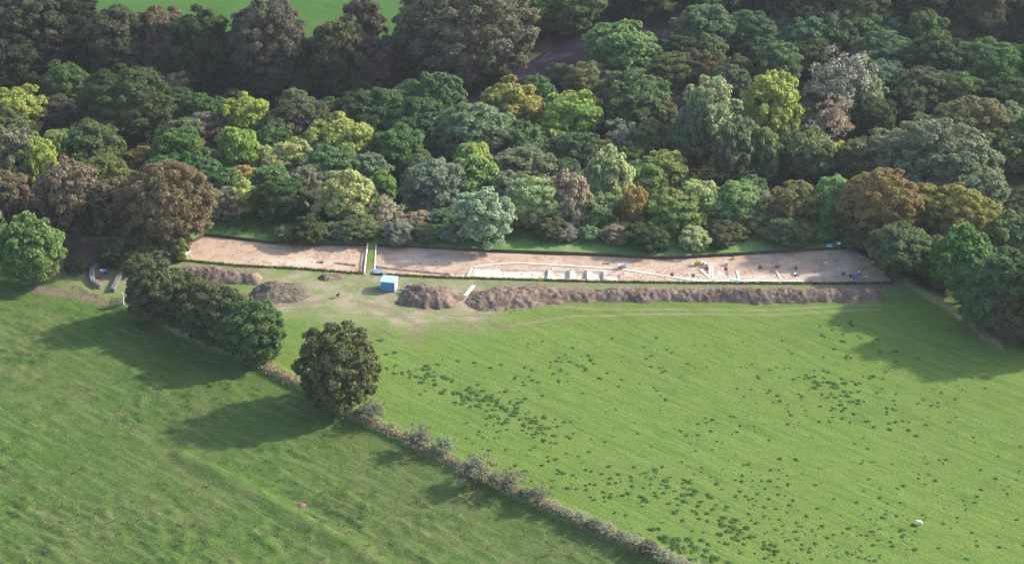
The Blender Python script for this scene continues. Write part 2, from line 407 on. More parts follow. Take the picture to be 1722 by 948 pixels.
for (wx, wy), wr in WORN: worn = np.maximum(worn, np.exp(-(((X - wx) / (wr * 1.3)) ** 2 + ((Y - wy) / wr) ** 2)))
worn = np.clip(worn * (0.55 + 1.5 * fbm(X / 3, Y / 3, 91, 3)), 0, 1)
fr = (Y < YN[:, None]) & (Y > YN[:, None] - 5) & (X > TX0) & (X < TX1 + 2)
worn = np.maximum(worn, np.where(fr, 0.55, 0) * sstep(0, 0.8, Y - YN[:, None] + 5))
soil = np.zeros_like(X)
def band(pts, w, k=1.0, curve=None):
    d, _, _ = seg_dist(X, Y, [flat(*p) for p in pts]); return k * (1 - sstep(w * 0.6, w * 1.2, d))
soil = np.maximum(soil, band([(60, 486), (130, 496), (200, 512), (240, 514)], 1.3, 0.95))
soil = np.maximum(soil, band([(400, 512), (460, 514), (540, 508)], 1.0, 0.6))
for a_, b_, r_ in ((185, 437, 4.5), (215, 445, 3), (240, 425, 5), (175, 465, 2.2)):
    wx, wy = flat(a_, b_); soil = np.maximum(soil, .9 * np.exp(-(((X - wx) / (r_ * 1.2)) ** 2 + ((Y - wy) / r_) ** 2)) * (.3 + 1.2 * fbm(X / 2, Y / 2, 95, 3))).clip(0, 1)
soil = np.maximum(soil, band([(280, 440), (320, 447), (430, 455)], 0.8, 0.5))
soil = np.maximum(soil, band([(800, 478), (1000, 480), (1250, 481), (1440, 482), (1500, 482)], 0.7, 0.45))
for tr, k in (([(590, 505), (660, 520), (700, 545), (690, 580)], .8), ([(610, 512), (670, 530), (715, 552), (706, 585)], .8), ([(620, 575), (660, 560), (700, 545), (770, 540), (850, 545), (960, 528)], .65), ([(640, 585), (680, 572), (720, 556), (790, 551), (870, 552), (980, 536)], .6), ([(480, 520), (560, 528), (640, 532), (700, 530)], .6),
              ([(772, 543), (790, 562)], 1.0), ([(788, 541), (806, 560)], 0.9), ([(700, 520), (760, 530), (840, 528)], .7)):
    soil = np.maximum(soil, band(tr, 0.32, k))
pale = np.zeros_like(X)
for tr in ([(930, 514), (1000, 518), (1150, 520), (1300, 521), (1480, 512)], [(860, 545), (960, 530), (1100, 527), (1300, 529), (1480, 520)]): pale = np.maximum(pale, band(tr, 0.4, 0.5))
worn = np.maximum(worn, pale)
pd = np.maximum(np.abs(X - PITC[0]) - 3.6, np.abs(Y - PITC[1]) - 4.6)
soil = np.maximum(soil, 1 - sstep(0.0, 0.9, pd + 0.4 * jit)); wood = wood * (1 - (1 - sstep(0.0, 0.9, pd)))
gx, gy = flat(45, 112, -11)
soil = np.maximum(soil, np.exp(-(((X - gx) / 12) ** 2 + ((Y - gy) / 7) ** 2)) * 1.3).clip(0, 1)
wood = wood * (1 - 0.9 * np.exp(-(((X - gx) / 12) ** 2 + ((Y - gy) / 7) ** 2)))
dry = np.exp(-((hd) / 0.85) ** 4) * sstep(0, 3, ha) * 0.9
dry = np.maximum(dry, 0.8 * np.exp(-((rbd - 0.3) / 0.7) ** 2) * (X > 66) * (X < 78))
dry = np.maximum(dry, 0.8 * np.exp(-((s_c - 1.2) / 0.8) ** 2) * ((X > -56) & (X < -34)))
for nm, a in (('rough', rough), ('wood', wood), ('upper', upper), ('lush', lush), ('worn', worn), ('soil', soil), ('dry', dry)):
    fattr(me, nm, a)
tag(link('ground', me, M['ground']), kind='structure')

# trench floor (finer) and its cut sides
FX = np.arange(XS[I0], XS[I1] + 1e-6, 0.2); NR = 56
yn_ = np.interp(FX, XS, YN); yf_ = np.interp(FX, XS, YF)
TT = np.linspace(0, 1, NR)
PX = np.repeat(FX[:, None], NR, 1); PY = yn_[:, None] + (yf_ - yn_)[:, None] * TT[None, :]
DEPTH = 0.5
def rect(px, grow=0.0):
    (u0, u1, v0, v1) = px; zf = -DEPTH
    x0 = flat(u0, (v0 + v1) / 2, zf)[0]; x1 = flat(u1, (v0 + v1) / 2, zf)[0]; ya = flat(u0, v1, zf)[1]; yb = flat(u0, v0, zf)[1]
    return x0, x1, ya, yb
PITS = [((842, 918, 454, 468), .30, 1, 0), ((930, 955, 455, 468), .40, 1, 0), ((967, 984, 456, 469), .40, 1, 0), ((995, 1012, 457, 469), .40, 1, 0),
        ((800, 842, 452, 467), .12, 1, 0), ((762, 784, 459, 470), .25, 1, 0), ((1010, 1040, 463, 471), .15, 1, 0),
        ((531, 541, 439, 442), .45, 0, 1), ((1184, 1193, 450, 453), .5, 0, 1), ((1210, 1222, 455, 463), .2, 1, 0), ((1380, 1388, 437, 441), .1, 0, .3),
        ((1218, 1221, 448, 454), .35, 0, .8), ((1127, 1131, 458, 464), .3, 0, .8), ((1162, 1166, 460, 465), .3, 0, .8), ((1276, 1280, 446, 451), .4, 0, .8), ((1304, 1310, 446, 449), .4, 0, .8), ((1330, 1342, 460, 464), .25, .5, 0), ((1012, 1022, 442, 444), .25, 0, .8), ((1172, 1175, 440, 444), .4, 0, .8), ((1228, 1232, 431, 436), .3, 0, .7)]
SLOTS = [([(562, 442), (594, 446)], .22, .45), ([(630, 449), (680, 454), (752, 461)], .25, .45), ([(430, 413), (470, 417), (550, 422)], .2, .08), ([(1405, 466), (1440, 464), (1462, 448)], .35, .15)]
Zf = H(PX, PY) - DEPTH + 0.10 * (fbm(PX / 2.2, PY / 2.2, 5, 4) - 0.5)
Zf -= 0.10 * (fbm(PX / 7, PY / 5, 15, 2) - 0.3)
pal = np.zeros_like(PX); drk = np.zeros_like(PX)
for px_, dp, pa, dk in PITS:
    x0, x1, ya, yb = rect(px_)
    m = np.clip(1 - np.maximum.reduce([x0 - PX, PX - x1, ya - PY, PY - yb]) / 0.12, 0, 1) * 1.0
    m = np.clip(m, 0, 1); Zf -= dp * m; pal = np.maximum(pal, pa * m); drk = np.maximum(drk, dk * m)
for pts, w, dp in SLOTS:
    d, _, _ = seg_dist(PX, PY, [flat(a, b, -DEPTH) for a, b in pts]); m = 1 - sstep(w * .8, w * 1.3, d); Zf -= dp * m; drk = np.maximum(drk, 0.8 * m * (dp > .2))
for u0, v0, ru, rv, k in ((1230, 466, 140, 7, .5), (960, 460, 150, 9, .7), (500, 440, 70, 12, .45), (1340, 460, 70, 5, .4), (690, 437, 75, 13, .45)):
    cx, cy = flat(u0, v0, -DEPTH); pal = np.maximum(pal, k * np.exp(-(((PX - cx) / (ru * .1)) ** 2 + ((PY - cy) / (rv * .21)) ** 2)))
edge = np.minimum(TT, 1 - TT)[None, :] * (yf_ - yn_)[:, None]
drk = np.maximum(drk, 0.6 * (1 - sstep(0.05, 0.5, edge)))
gi = np.arange(PX.size).reshape(PX.shape)
fq = np.stack([gi[:-1, :-1], gi[1:, :-1], gi[1:, 1:], gi[:-1, 1:]], -1)
fc = (FX[:-1] + FX[1:]) / 2; fk = ~((fc > XS[B0]) & (fc < XS[B1]))
me = npmesh('trench_floor', np.stack([PX, PY, Zf], -1).reshape(-1, 3), fq[fk].reshape(-1, 4), True)
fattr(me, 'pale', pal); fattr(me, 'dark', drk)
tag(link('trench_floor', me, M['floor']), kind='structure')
b = MB()
def wall_strip(rim, foot):
    n = len(rim); V = list(rim) + list(foot); b.add(V, [(i, i + 1, n + i + 1, n + i) for i in range(n - 1)])
def zt(x, y): return H(np.asarray(x), np.asarray(y), True)
for a0, a1 in ((I0, B0), (B1, I1)):
    r = slice(a0, a1 + 1); xs = XS[r]
    for yy, sgn in ((YF[r], -1), (YN[r], 1)):
        zz = zt(xs, yy); w = 0.03 + 0.05 * RNG.random(len(xs))
        rim = [(x, y, z + .0) for x, y, z in zip(xs, yy, zz)]; mid = [(x, y + sgn * k, z - .25) for x, y, z, k in zip(xs, yy, zz, w)]
        foot = [(x, y + sgn * 0.08, z - 1.2) for x, y, z in zip(xs, yy, zz)]
        wall_strip(rim, mid); wall_strip(mid, foot)
for i in (I0, B0, B1, I1):
    ys = Y[i, JN:JF + 1]; xs = np.full_like(ys, XS[i]); zz = zt(xs, ys); sg = 1 if i in (I0, B1) else -1
    wall_strip([(x, y, z) for x, y, z in zip(xs, ys, zz)], [(x + sg * .06, y, z - 1.2) for x, y, z in zip(xs, ys, zz)])
tag(b.build('trench_sides', M['section']), kind='structure')

# river: one sheet of water in its channel
RP = []
for (x0, y0), (x1, y1) in zip(RIVER[:-1], RIVER[1:]):
    for t in np.linspace(0, 1, 24, endpoint=False): RP.append((x0 + (x1 - x0) * t, y0 + (y1 - y0) * t))
V = []; 
for i, p in enumerate(RP):
    a = RP[max(0, i - 8)]; c = RP[min(len(RP) - 1, i + 8)]; dx, dy = c[0] - a[0], c[1] - a[1]; l = math.hypot(dx, dy); nx, ny = -dy / l, dx / l
    for k in range(9): o = (k - 4) / 4 * 8.5; V.append((p[0] + nx * o, p[1] + ny * o, -15.35))
Fq = [(i * 9 + k, (i + 1) * 9 + k, (i + 1) * 9 + k + 1, i * 9 + k + 1) for i in range(len(RP) - 1) for k in range(8)]
tag(link('river', npmesh('river', V, Fq), M['water']), kind='structure')
#PART2

# ------------------------------------------------------------------ trees: a few crowns and trunks, each tree a thing of its own
def leaf_quads(C, N, size, rng, aspect=1.5):
    n = len(C); t = rng.normal(size=(n, 3)); t -= (t * N).sum(1, keepdims=True) * N; t /= np.linalg.norm(t, axis=1, keepdims=True) + 1e-9
    bt = np.cross(N, t); s = size * (0.65 + 0.7 * rng.random((n, 1)))
    a = t * s * aspect * .5; w = bt * s * .5
    V = np.stack([C - a, C + w - a * .15, C + a, C - w - a * .15], 1)
    V[:, 1] -= N * s * .12; V[:, 3] -= N * s * .12
    return V.reshape(-1, 3), np.arange(n * 4).reshape(-1, 4)
def unit(v): return v / (np.linalg.norm(v, axis=-1, keepdims=True) + 1e-9)
KIND = dict(   # lobes, lobe radius, crown centre z, vertical radius, lowest dir z, leaves, leaf size, sub radius, ragged
    round=(56, (.17, .26), 5.0, 5.0, -.9, 21000, .33, .5, .11),
    lobed=(38, (.19, .29), 5.2, 4.8, -.9, 18000, .36, .5, .17),
    tall=(36, (.22, .32), 5.3, 4.8, -.9, 15000, .38, .5, .12),
    airy=(60, (.13, .2), 5.4, 4.6, -.85, 13000, .33, .6, .18),
    shrub=(40, (.18, .27), 3.9, 5.8, -.55, 15000, .36, .5, .10),
    willow=(44, (.15, .22), 4.2, 5.6, -.6, 16000, .32, .5, .10),
    spread=(52, (.16, .25), 5.3, 4.6, -.8, 20000, .34, .5, .13),
    cone=(22, (.16, .26), 4.8, 5.0, -.7, 8500, .44, .45, .15),
    low=(70, (.15, .23), 4.6, 5.4, -.8, 30000, .27, .5, .06),
    big=(110, (.11, .18), 5.0, 5.0, -.92, 52000, .205, .55, .08),
    bare=(46, (.11, .18), 5.0, 4.9, -.7, 6500, .20, .8, .35),
)
def make_crown(kind, seed):
    nl, (r0, r1), cz, rz, zlo, nleaf, ls, sub, rag = KIND[kind]; rng = np.random.default_rng(seed)
    d = []
    while len(d) < nl:                                       # lobes spread over the dome, not on top of each other
        c = unit(rng.normal(size=(60, 3))); c = c[c[:, 2] > zlo]
        if d:
            m = np.min(np.linalg.norm(c[:, None] - np.array(d)[None], axis=2), 1); d.append(c[np.argmax(m)] if rng.random() < .8 else c[0])
        else: d.append(c[0])
    d = np.array(d); R = rng.uniform(r0, r1, nl) * 5
    k = 1 + .12 * rng.random(nl) - rng.random(nl) * rag * 2.0
    if kind == 'cone': k = k * np.clip(1.0 - .45 * d[:, 2], .3, 1.2)
    L = d * np.array([5.0, 5.0, rz]) * k[:, None] - d * R[:, None] * .9
    L = np.vstack([L, L[: nl // 3] * .45]); R = np.r_[R, R[: nl // 3] * 1.1]; L[:, 2] += cz
    C = []; N = []; per = nleaf // (len(L) * 9)
    for i in range(len(L)):
        out = unit(L[i] - np.array([0, 0, cz - 1.5]))
        sd_ = unit(rng.normal(size=(9, 3)) + out * .9 + np.array([0, 0, .35]))
        for q in sd_:
            sc_ = L[i] + q * R[i] * .72 * np.array([1, 1, .8]); sr = R[i] * sub * rng.uniform(.7, 1.2)
            n_ = int(per * rng.uniform(.6, 1.4) * (R[i] / R.mean()) ** 1.5) + 2
            e = unit(rng.normal(size=(n_, 3)) + q * .8 + np.array([0, 0, .3]))
            p = sc_ + e * sr * (0.35 + .95 * rng.random((n_, 1))) * np.array([1, 1, .75])
            C.append(p); N.append(unit(e * .55 + q * .5 + out * .35 + np.array([0, 0, .25]) + rng.normal(size=(n_, 3)) * .72))
    C = np.vstack(C); N = np.vstack(N)
    D = np.linalg.norm((C[:, None] - L[None]) / R[None, :, None], axis=2).min(1)
    keep = (D > .5) & (C[:, 2] > .25)
    if kind != 'bare':                                      # leaves of the inner crown
        e = unit(rng.normal(size=(nleaf // 12, 3))); e = e[e[:, 2] > zlo - .1]; pin = e * np.array([5, 5, rz]) * rng.uniform(.55, .82, (len(e), 1)) + np.array([0, 0, cz])
        pin = pin[pin[:, 2] > .3]; C = np.vstack([C[keep], pin]); N = np.vstack([N[keep], unit(pin - np.array([0, 0, cz - 1]) + rng.normal(size=pin.shape) * 2)]); keep = np.ones(len(C), bool)
    C = C[keep]; N = N[keep]
    V, Q = leaf_quads(C, N, ls, rng)
    me = npmesh('crown_' + kind, V, Q); me.materials.append(M['leaf'] if kind != 'bare' else M['twig'])
    # trunk and limbs
    b = MB(); top = cz + .15 * rz
    lean = rng.normal(size=2) * .25
    tp = [(0, 0, -.6), (0, 0, .1), (lean[0] * .4, lean[1] * .4, cz * .45), (lean[0], lean[1], top)]
    tr = .32 if kind not in ('shrub', 'willow', 'bare') else .2
    b.tube(tp, [tr * 1.35, tr * 1.05, tr * .8, tr * .3], 7)
    nb = 16 if kind == 'bare' else (13 if kind in ('airy', 'willow') else 9)
    for i in rng.permutation(len(d))[:nb]:
        z0 = cz * rng.uniform(.3, .75); s0 = Vector((lean[0] * z0 / top, lean[1] * z0 / top, z0)); e = Vector(L[i]); mdl = s0.lerp(e, .5) + Vector((0, 0, -.25))
        rr = tr * .42
        b.tube([s0, mdl, e], [rr, rr * .65, rr * .25], 5, False)
        if kind in ('bare', 'airy'):
            for _ in range(6 if kind == 'bare' else 3):
                o = Vector(unit(rng.normal(size=3) + np.array(d[i]) * .8 + np.array([0, 0, .4]))) * R[i] * rng.uniform(.8, 1.4)
                b.tube([mdl.lerp(e, rng.uniform(.3, 1)), e + o * .5, e + o], [.05, .035, .02], 3, False)
    tm = bpy.data.meshes.new('trunk_' + kind); tm.from_pydata(b.v, [], b.f); tm.update(); tm.materials.append(M['bark'])
    return me, tm
NVAR = dict(big=2, low=2, round=3, lobed=3, tall=2, airy=2, shrub=2, willow=1, spread=2, cone=1, bare=2)
PROTO = {k: [make_crown(k, 100 * i + len(k) * 7 + 3) for i in range(NVAR[k])] for k in KIND}

COLS = {  # albedo, words; the darkest greens imitate vignetted corners
 'bk': ((.028, .036, .016), 'very dark green'), 'dg': ((.042, .062, .022), 'dark green'), 'mg': ((.060, .100, .030), 'mid-green'), 'bg': ((.066, .105, .046), 'blue-green'),
 'og': ((.092, .105, .038), 'olive green'), 'gg': ((.105, .130, .070), 'grey-green'), 'yg': ((.165, .195, .045), 'yellow-green'), 'ly': ((.205, .235, .075), 'bright lime green'),
 'lg': ((.104, .144, .046), 'fresh light green'), 'br': ((.112, .094, .058), 'russet brown'), 'pb': ((.074, .062, .046), 'purple-brown'), 'or': ((.150, .112, .050), 'orange-tinted'),
 'gb': ((.165, .125, .038), 'golden brown'), 'tw': ((.135, .122, .088), 'grey-brown'), 'gy': ((.280, .220, .030), 'golden yellow'), 'sg': ((.064, .080, .034), 'dull dark green'),
 'wl': ((.165, .180, .118), 'silvery grey-green'), 'pg': ((.172, .200, .085), 'pale green'), 'fl': ((.098, .124, .036), 'sunlit olive-green'), 'ho': ((.066, .088, .032), 'dark olive'), 'db': ((.062, .064, .030), 'dark bronze'),
}
FORM = dict(big='huge round', low='dense full-skirted', round='round-crowned', lobed='lumpy-crowned', tall='upright', airy='loose open', shrub='low', willow='domed willowy', spread='broad spreading', cone='narrow pointed', bare='thin twiggy')
T = []   # (u, v of top, width in px, height/width, kind, colour)
def tr(s, zone=None):
    for ln in s.strip().splitlines():
        for it in ln.split(';'):
            f = it.split()
            if f: T.append((float(f[0]), float(f[1]), float(f[2]), float(f[3]), f[4], f[5], zone))
tr('''
-60 0 120 1 round bk; 35 -28 150 .95 big db; 120 0 110 1 round bk; 190 12 110 1.15 round db; 268 14 95 1.25 round br; 335 20 108 1.2 round dg; 447 3 128 1.2 big pb
565 31 108 1.2 airy sg; 608 0 66 1.3 round pb; 628 62 80 1.2 round pb; 668 48 62 1.5 tall bg; 690 30 50 1.3 round dg; 790 -30 196 .98 big br; 935 -50 175 .6 big mg; 1090 -50 140 .6 spread dg
880 -20 60 1.3 tall mg; 15 70 110 .9 round bk; 95 60 110 .8 round bk; 205 85 60 .9 shrub og; 395 105 60 .9 shrub dg; 500 95 60 1.0 shrub sg; 540 60 50 1.3 tall dg
170 90 70 .8 shrub bk; 245 92 60 .9 shrub db; 300 95 70 .8 shrub dg; 345 100 60 .8 shrub bk; 440 112 70 .7 shrub sg; 560 105 70 .8 shrub dg; 610 115 60 .8 shrub sg; 655 110 60 .9 shrub bk; 720 110 60 .8 shrub dg; 770 112 70 .7 shrub bk; 830 105 60 .8 shrub dg; 60 40 90 1 round bk; 145 50 80 1 round bk
1355 -32 120 .9 round bk; 1450 -25 120 .9 round db; 1555 -25 120 .9 round bk; 1660 -30 120 1 round db; 1740 -10 110 1 round bk; 1190 -45 110 .7 spread dg; 1252 -38 90 .75 spread dg; 1300 -30 80 .8 round bk; 1620 30 70 .8 shrub db; 1680 25 90 .9 round bk
''', 'on the far bank of the river')
tr('''
1045 38 115 .95 lobed lg; 985 106 72 .9 airy or; 938 108 46 1.1 tall bg; 1062 122 135 .85 spread sg; 1068 117 60 .6 shrub br; 905 130 62 1 round bg; 740 124 88 1.1 round bg; 645 152 95 .8 spread mg; 600 158 90 .8 spread dg; 735 165 60 .9 shrub dg
690 140 80 .9 round mg; 105 108 76 1.1 lobed mg; 55 126 60 .8 shrub dg; 122 142 50 .9 shrub pb; 145 145 42 1.2 tall bg; 240 117 66 1.1 round mg; 290 120 54 1.3 bare tw; 210 122 140 .92 big dg; 500 152 66 1 round og
1125 90 80 .8 round sg; 1110 70 60 .8 shrub dg; 840 150 50 .9 shrub pb; 555 165 60 .8 shrub bg; 390 150 50 .9 shrub sg; 20 112 40 1 shrub mg
''', 'near the river')
tr('''
1190 11 115 .8 spread bg; 1262 22 95 .85 spread bg; 1322 18 64 1 round gg; 1362 34 95 .8 spread bg; 1405 22 82 1 lobed bg; 1456 13 84 1 round bg; 1500 32 74 .9 spread gg; 1560 23 88 1.1 lobed mg; 1612 38 66 .9 round og; 1672 72 115 .8 spread mg; 1728 78 85 .9 round dg; 1790 60 110 1 round dg
1143 60 74 .9 round dg; 1172 84 62 1 airy br; 1197 62 56 1.4 tall og; 1245 94 54 1.1 airy og; 1310 76 78 1 round bg; 1345 48 70 .9 round bg; 1490 56 105 .8 spread bg; 1580 64 125 .75 spread dg; 1485 105 85 .9 round bg; 1455 92 54 1.4 lobed og; 1548 120 92 .85 round sg; 1612 124 85 .9 round mg; 1695 130 95 .8 spread dg
1530 142 74 .9 round dg; 1230 112 70 .9 round bg; 1285 55 70 .8 round bg; 1420 45 70 .9 round bg; 1640 95 80 .8 round dg; 1365 70 70 .9 round dg; 1720 150 80 .8 round dg
''', 'in the upper wood')
tr('''
1418 82 128 1.15 bare tw; 1402 165 90 1.1 bare tw; 1450 130 80 1.2 airy gg; 1470 165 70 1 round dg
1195 135 98 1.6 airy pg; 1297 128 106 1.2 round yg; 1178 168 74 1.7 airy gg; 1232 198 78 1.7 airy gg; 1286 213 64 1.7 tall lg; 1365 215 88 1.2 lobed lg; 1330 232 64 1.2 round mg; 1408 243 62 1 round gy; 1450 236 84 1 round og; 1500 224 115 .85 round gg; 1150 205 60 1.4 tall bg
1590 214 175 .8 big gg; 1640 172 130 .85 big og; 1700 180 95 .9 round gg; 1706 215 92 1 lobed og; 1565 196 100 .9 round og; 1760 190 110 1 round mg; 1510 258 86 .9 round gg; 1655 288 90 .9 round gg; 1605 300 80 .8 round tw
''', 'halfway up the right side of the wood')
tr('''
25 146 92 1.1 lobed yg; 8 188 74 1 round og; 95 166 84 .8 shrub pb; 150 206 104 1 round sg; 92 216 84 1.1 lobed lg; 28 226 92 1.1 round gg; 60 238 74 1.3 airy yg; 76 262 54 1 lobed gy; 132 256 50 1 lobed ly; 172 262 74 .9 round og; 300 203 84 1 lobed og; 296 226 88 1.1 round mg; 348 250 48 1 shrub gb; 236 250 58 1 round gb
305 152 58 1 round bg; 332 160 64 1 round mg; 370 166 54 1 round bg; 348 188 60 1 airy tw; 413 160 78 1.1 lobed yg; 405 210 72 1.4 lobed yg; 372 216 66 .9 shrub pb; 502 166 92 .9 round sg; 470 190 76 .9 round sg; 456 214 68 .9 round mg; 480 234 82 1.1 lobed ly; 448 262 52 1 lobed yg
190 250 60 .9 shrub dg; 265 265 60 1 round mg; 295 272 34 1.5 cone pg; 330 270 50 1 round mg; 10 270 70 1 round og; -40 200 110 1 round og; 540 190 60 .8 round sg
''', 'in the left half of the wood')
tr('''
570 197 108 1 lobed yg; 700 168 104 .8 spread dg; 802 178 124 .85 spread gg; 746 222 58 1 round mg; 672 216 96 .95 round mg; 865 140 104 1 lobed yg; 966 155 94 1.1 lobed yg; 930 200 54 1.3 tall yg; 880 212 84 .9 round bg; 976 226 94 .8 round bg; 1050 204 74 1 bare tw; 1096 204 66 1.2 round og; 1010 236 64 .9 round og; 800 236 78 1.2 lobed yg; 630 200 60 .9 round dg
760 195 60 .9 round bg; 840 205 60 .9 round gg; 1040 165 80 .9 round sg; 1110 170 70 1 round sg; 555 250 104 .85 round bg; 1130 215 50 1.2 tall bg; 880 250 104 .9 round gg; 950 268 64 1 round bg; 1085 270 76 1.1 lobed lg; 1120 256 72 1.1 lobed yg; 1060 245 60 1 round mg; 620 262 70 1 round gg; 700 262 60 1 round bg; 520 225 60 1 round dg
''', 'in the middle of the wood')
tr('''
350 272 64 1 round bg; 400 282 76 .8 shrub gb; 376 286 58 1.1 round mg; 354 312 40 1.5 cone gb; 405 308 50 1.8 tall ly; 380 318 66 1.1 round tw; 455 282 74 1 round bg; 512 280 64 1.1 round gg; 470 302 84 1 round dg; 462 345 64 .9 shrub gg; 502 330 42 1 shrub or; 502 352 60 .8 shrub dg; 577 292 92 1.1 lobed pg; 550 330 64 1.1 round mg
606 312 74 1.1 airy og; 645 290 44 1.4 tall lg; 642 334 80 .85 bare tw; 686 334 32 1.5 cone lg; 737 340 28 1.2 lobed ly; 730 270 104 1.1 round gg; 790 264 94 1.2 lobed lg; 700 284 54 1.1 round og; 818 324 102 .92 willow wl; 856 292 74 1.2 airy gg; 925 270 48 1 shrub br; 900 300 94 1.2 round pg; 895 292 44 1 lobed lg; 960 292 84 1.2 airy tw; 980 340 74 .9 bare tw
1025 250 84 1.6 lobed pg; 1066 316 62 1.4 airy gb; 1010 328 64 1.2 lobed lg; 1142 325 102 .95 round lg; 1168 384 56 .62 shrub pg; 1098 346 60 1.1 round mg; 1088 378 66 .65 shrub dg; 1186 310 88 1.2 airy pg; 1242 308 84 1.2 round lg; 1252 346 92 .8 round og; 1290 320 54 1 bare tw; 1265 296 54 1.1 round bg; 1340 310 94 1.1 round og; 1405 301 84 1.3 lobed lg; 1365 332 74 1 round mg
740 355 60 .8 shrub sg; 700 360 50 .7 shrub tw; 560 375 44 .5 shrub tw; 600 365 70 .5 shrub sg; 430 350 50 .8 shrub mg; 860 360 50 .9 shrub mg; 1035 380 50 .6 shrub tw; 1215 375 60 .6 shrub dg; 1320 370 70 .6 shrub sg; 925 365 60 .6 shrub sg; 520 365 60 .7 shrub dg
480 380 40 .6 shrub og; 535 378 44 .6 shrub sg; 585 374 50 .6 shrub tw; 668 374 56 .6 shrub tw; 715 380 46 .55 shrub og; 765 378 48 .6 shrub gg; 950 380 44 .55 shrub tw; 990 382 40 .5 shrub gg; 1060 378 44 .55 shrub og; 1235 378 46 .55 shrub og; 1345 376 54 .6 shrub og; 1385 374 50 .6 shrub mg; 355 352 46 .7 shrub gg; 420 358 44 .7 shrub og
''', 'at the wood edge behind the trench')
tr('''
1490 294 116 1.1 big gb; 1560 312 92 1 round gb; 1622 325 125 .8 big gb; 1432 336 64 1.1 round sg; 1520 384 124 .7 spread sg; 1640 386 124 1.15 lobed mg; 1612 392 74 1.2 round lg; 1712 358 84 1.1 lobed lg; 1705 420 124 1.2 round sg; 1662 455 94 1.2 round mg; 1712 490 90 1.1 round db; 1590 432 66 .9 round dg; 1780 440 130 1.2 round dg; 1800 330 120 1 round mg; 1570 400 80 .9 shrub sg; 1450 385 60 .6 shrub sg
''', 'beside the right end of the trench')
tr('''
112 272 118 1.15 airy br; 14 290 78 1.2 round br; 196 308 98 1.15 airy br; 275 280 134 1.15 big br; 45 362 108 1.25 lobed fl; 75 335 56 1 round mg; 288 388 56 .9 shrub og; 150 330 60 1.2 tall og; 220 375 70 .8 shrub og; -50 330 110 1.2 round og; 60 420 50 .7 shrub dg; 95 395 50 .7 shrub sg
190 405 60 .7 shrub sg; 245 405 60 .7 shrub og; 130 430 46 .6 shrub sg; 228 425 50 .7 shrub og; 265 415 46 .7 shrub gg
''', 'beside the left end of the trench')
tr('''
258 446 92 1.15 low ho; 300 462 88 1.05 low ho; 343 481 92 1.05 low ho; 384 495 94 1.05 low ho; 422 511 100 1.05 low ho; 566 556 128 1.14 low ho; 238 470 60 1.1 shrub og
''', 'on the hedge bank')

def ordinal(i): return ['leftmost', 'second', 'third', 'fourth', 'fifth', 'sixth', 'seventh', 'eighth', 'ninth', 'tenth', 'eleventh', 'twelfth'][i]
TREES = []
for k, (u, v, w, asp, kind, col, zone) in enumerate(T):
    h = asp * w / 9.0
    p = at(u, v, h * .96)
    for _ in range(2):
        s = pxm((p.x, p.y, p.z + h * .6)); h = asp * w / s; p = at(u, v, h * .96)
    if zone.startswith('at the wood edge') and v < 362 and kind != 'willow':           # rooted below the crest, its foot hidden by the bank
        lo = float(crest(p.x)) + 2.2 + (k * 37 % 10) * .3
        if p.y < lo:
            r_ = ray(u, v); t_ = (lo - CAM[1]) / r_[1]; q_ = CAM + t_ * r_; zz = Hs(q_[0], q_[1]); h = max(3.0, (q_[2] - zz) / .96); p = Vector((q_[0], q_[1], zz))
            s = pxm((p.x, p.y, p.z + h * .6))
    TREES.append((p, w / s * 1.08, h, kind, col, zone, u))
TG = {}
for i, t_ in enumerate(TREES): TG.setdefault((t_[4], FORM[t_[3]], t_[5]), []).append(i)
TL = {}
for (col, form, zone), L in TG.items():
    L.sort(key=lambda i: TREES[i][6])
    noun = 'bush' if form.startswith('low') else 'tree'
    for n, i in enumerate(L):
        base = f"{COLS[col][1]} {form} {noun} {zone}".replace('in the left half of the wood', 'in the left wood').replace('in the middle of the wood', 'in the middle wood')
        if len(L) > 1: base += ', ' + ('leftmost' if n == 0 else 'rightmost' if n == len(L) - 1 else ordinal(n) + ' from left') + ' of its kind'
        base = base.replace('halfway up the right side of the wood', 'halfway up the right slope').replace('at the wood edge behind the trench', 'at the wood edge').replace('on the far bank of the river', 'on the far riverbank').replace('beside the right end of the trench', "by the trench's right end").replace('beside the left end of the trench', "by the trench's left end")
        TL[i] = base
DARKZ = ('on the far bank of the river', 'in the upper wood')  # crown colours kept darker in these zones to imitate lens vignetting
TREEPOS = []
for i, (p, wm, h, kind, col, zone, u) in enumerate(TREES):
    cm, tm = PROTO[kind][i % NVAR[kind]]
    bush = kind == 'shrub'
    e_ = random.uniform(.86, 1.14) if kind != 'low' else 1.0
    root = empty('bush' if bush else 'tree', p, random.uniform(0, 6.28), (wm / 10 * e_, wm / 10 / e_, h / 10)); root.rotation_euler[0] = random.gauss(0, .05); root.rotation_euler[1] = random.gauss(0, .05)
    tag(root, TL[i], 'bush' if bush else 'tree', f"{'bushes' if bush else 'trees'} {zone}")
    link('trunk', tm, None, root)
    c = link('crown', cm, None, root)
    a = COLS[col][0]; lm = sum(a) / .235; a = [(q * .86 + m_ * lm * .14) * (2.25 if zone.startswith('at the wood edge') else 1.95 if zone not in DARKZ else 1.75) for q, m_ in zip(a, (.085, .105, .045))]; j = [random.uniform(.88, 1.12) for _ in range(3)]  # albedo scaled by zone; wood-edge crowns brightened to imitate stronger light
    c.color = (a[0] * j[0], a[1] * j[1], a[2] * j[2], 1)
    TREEPOS.append((p.x, p.y, wm))

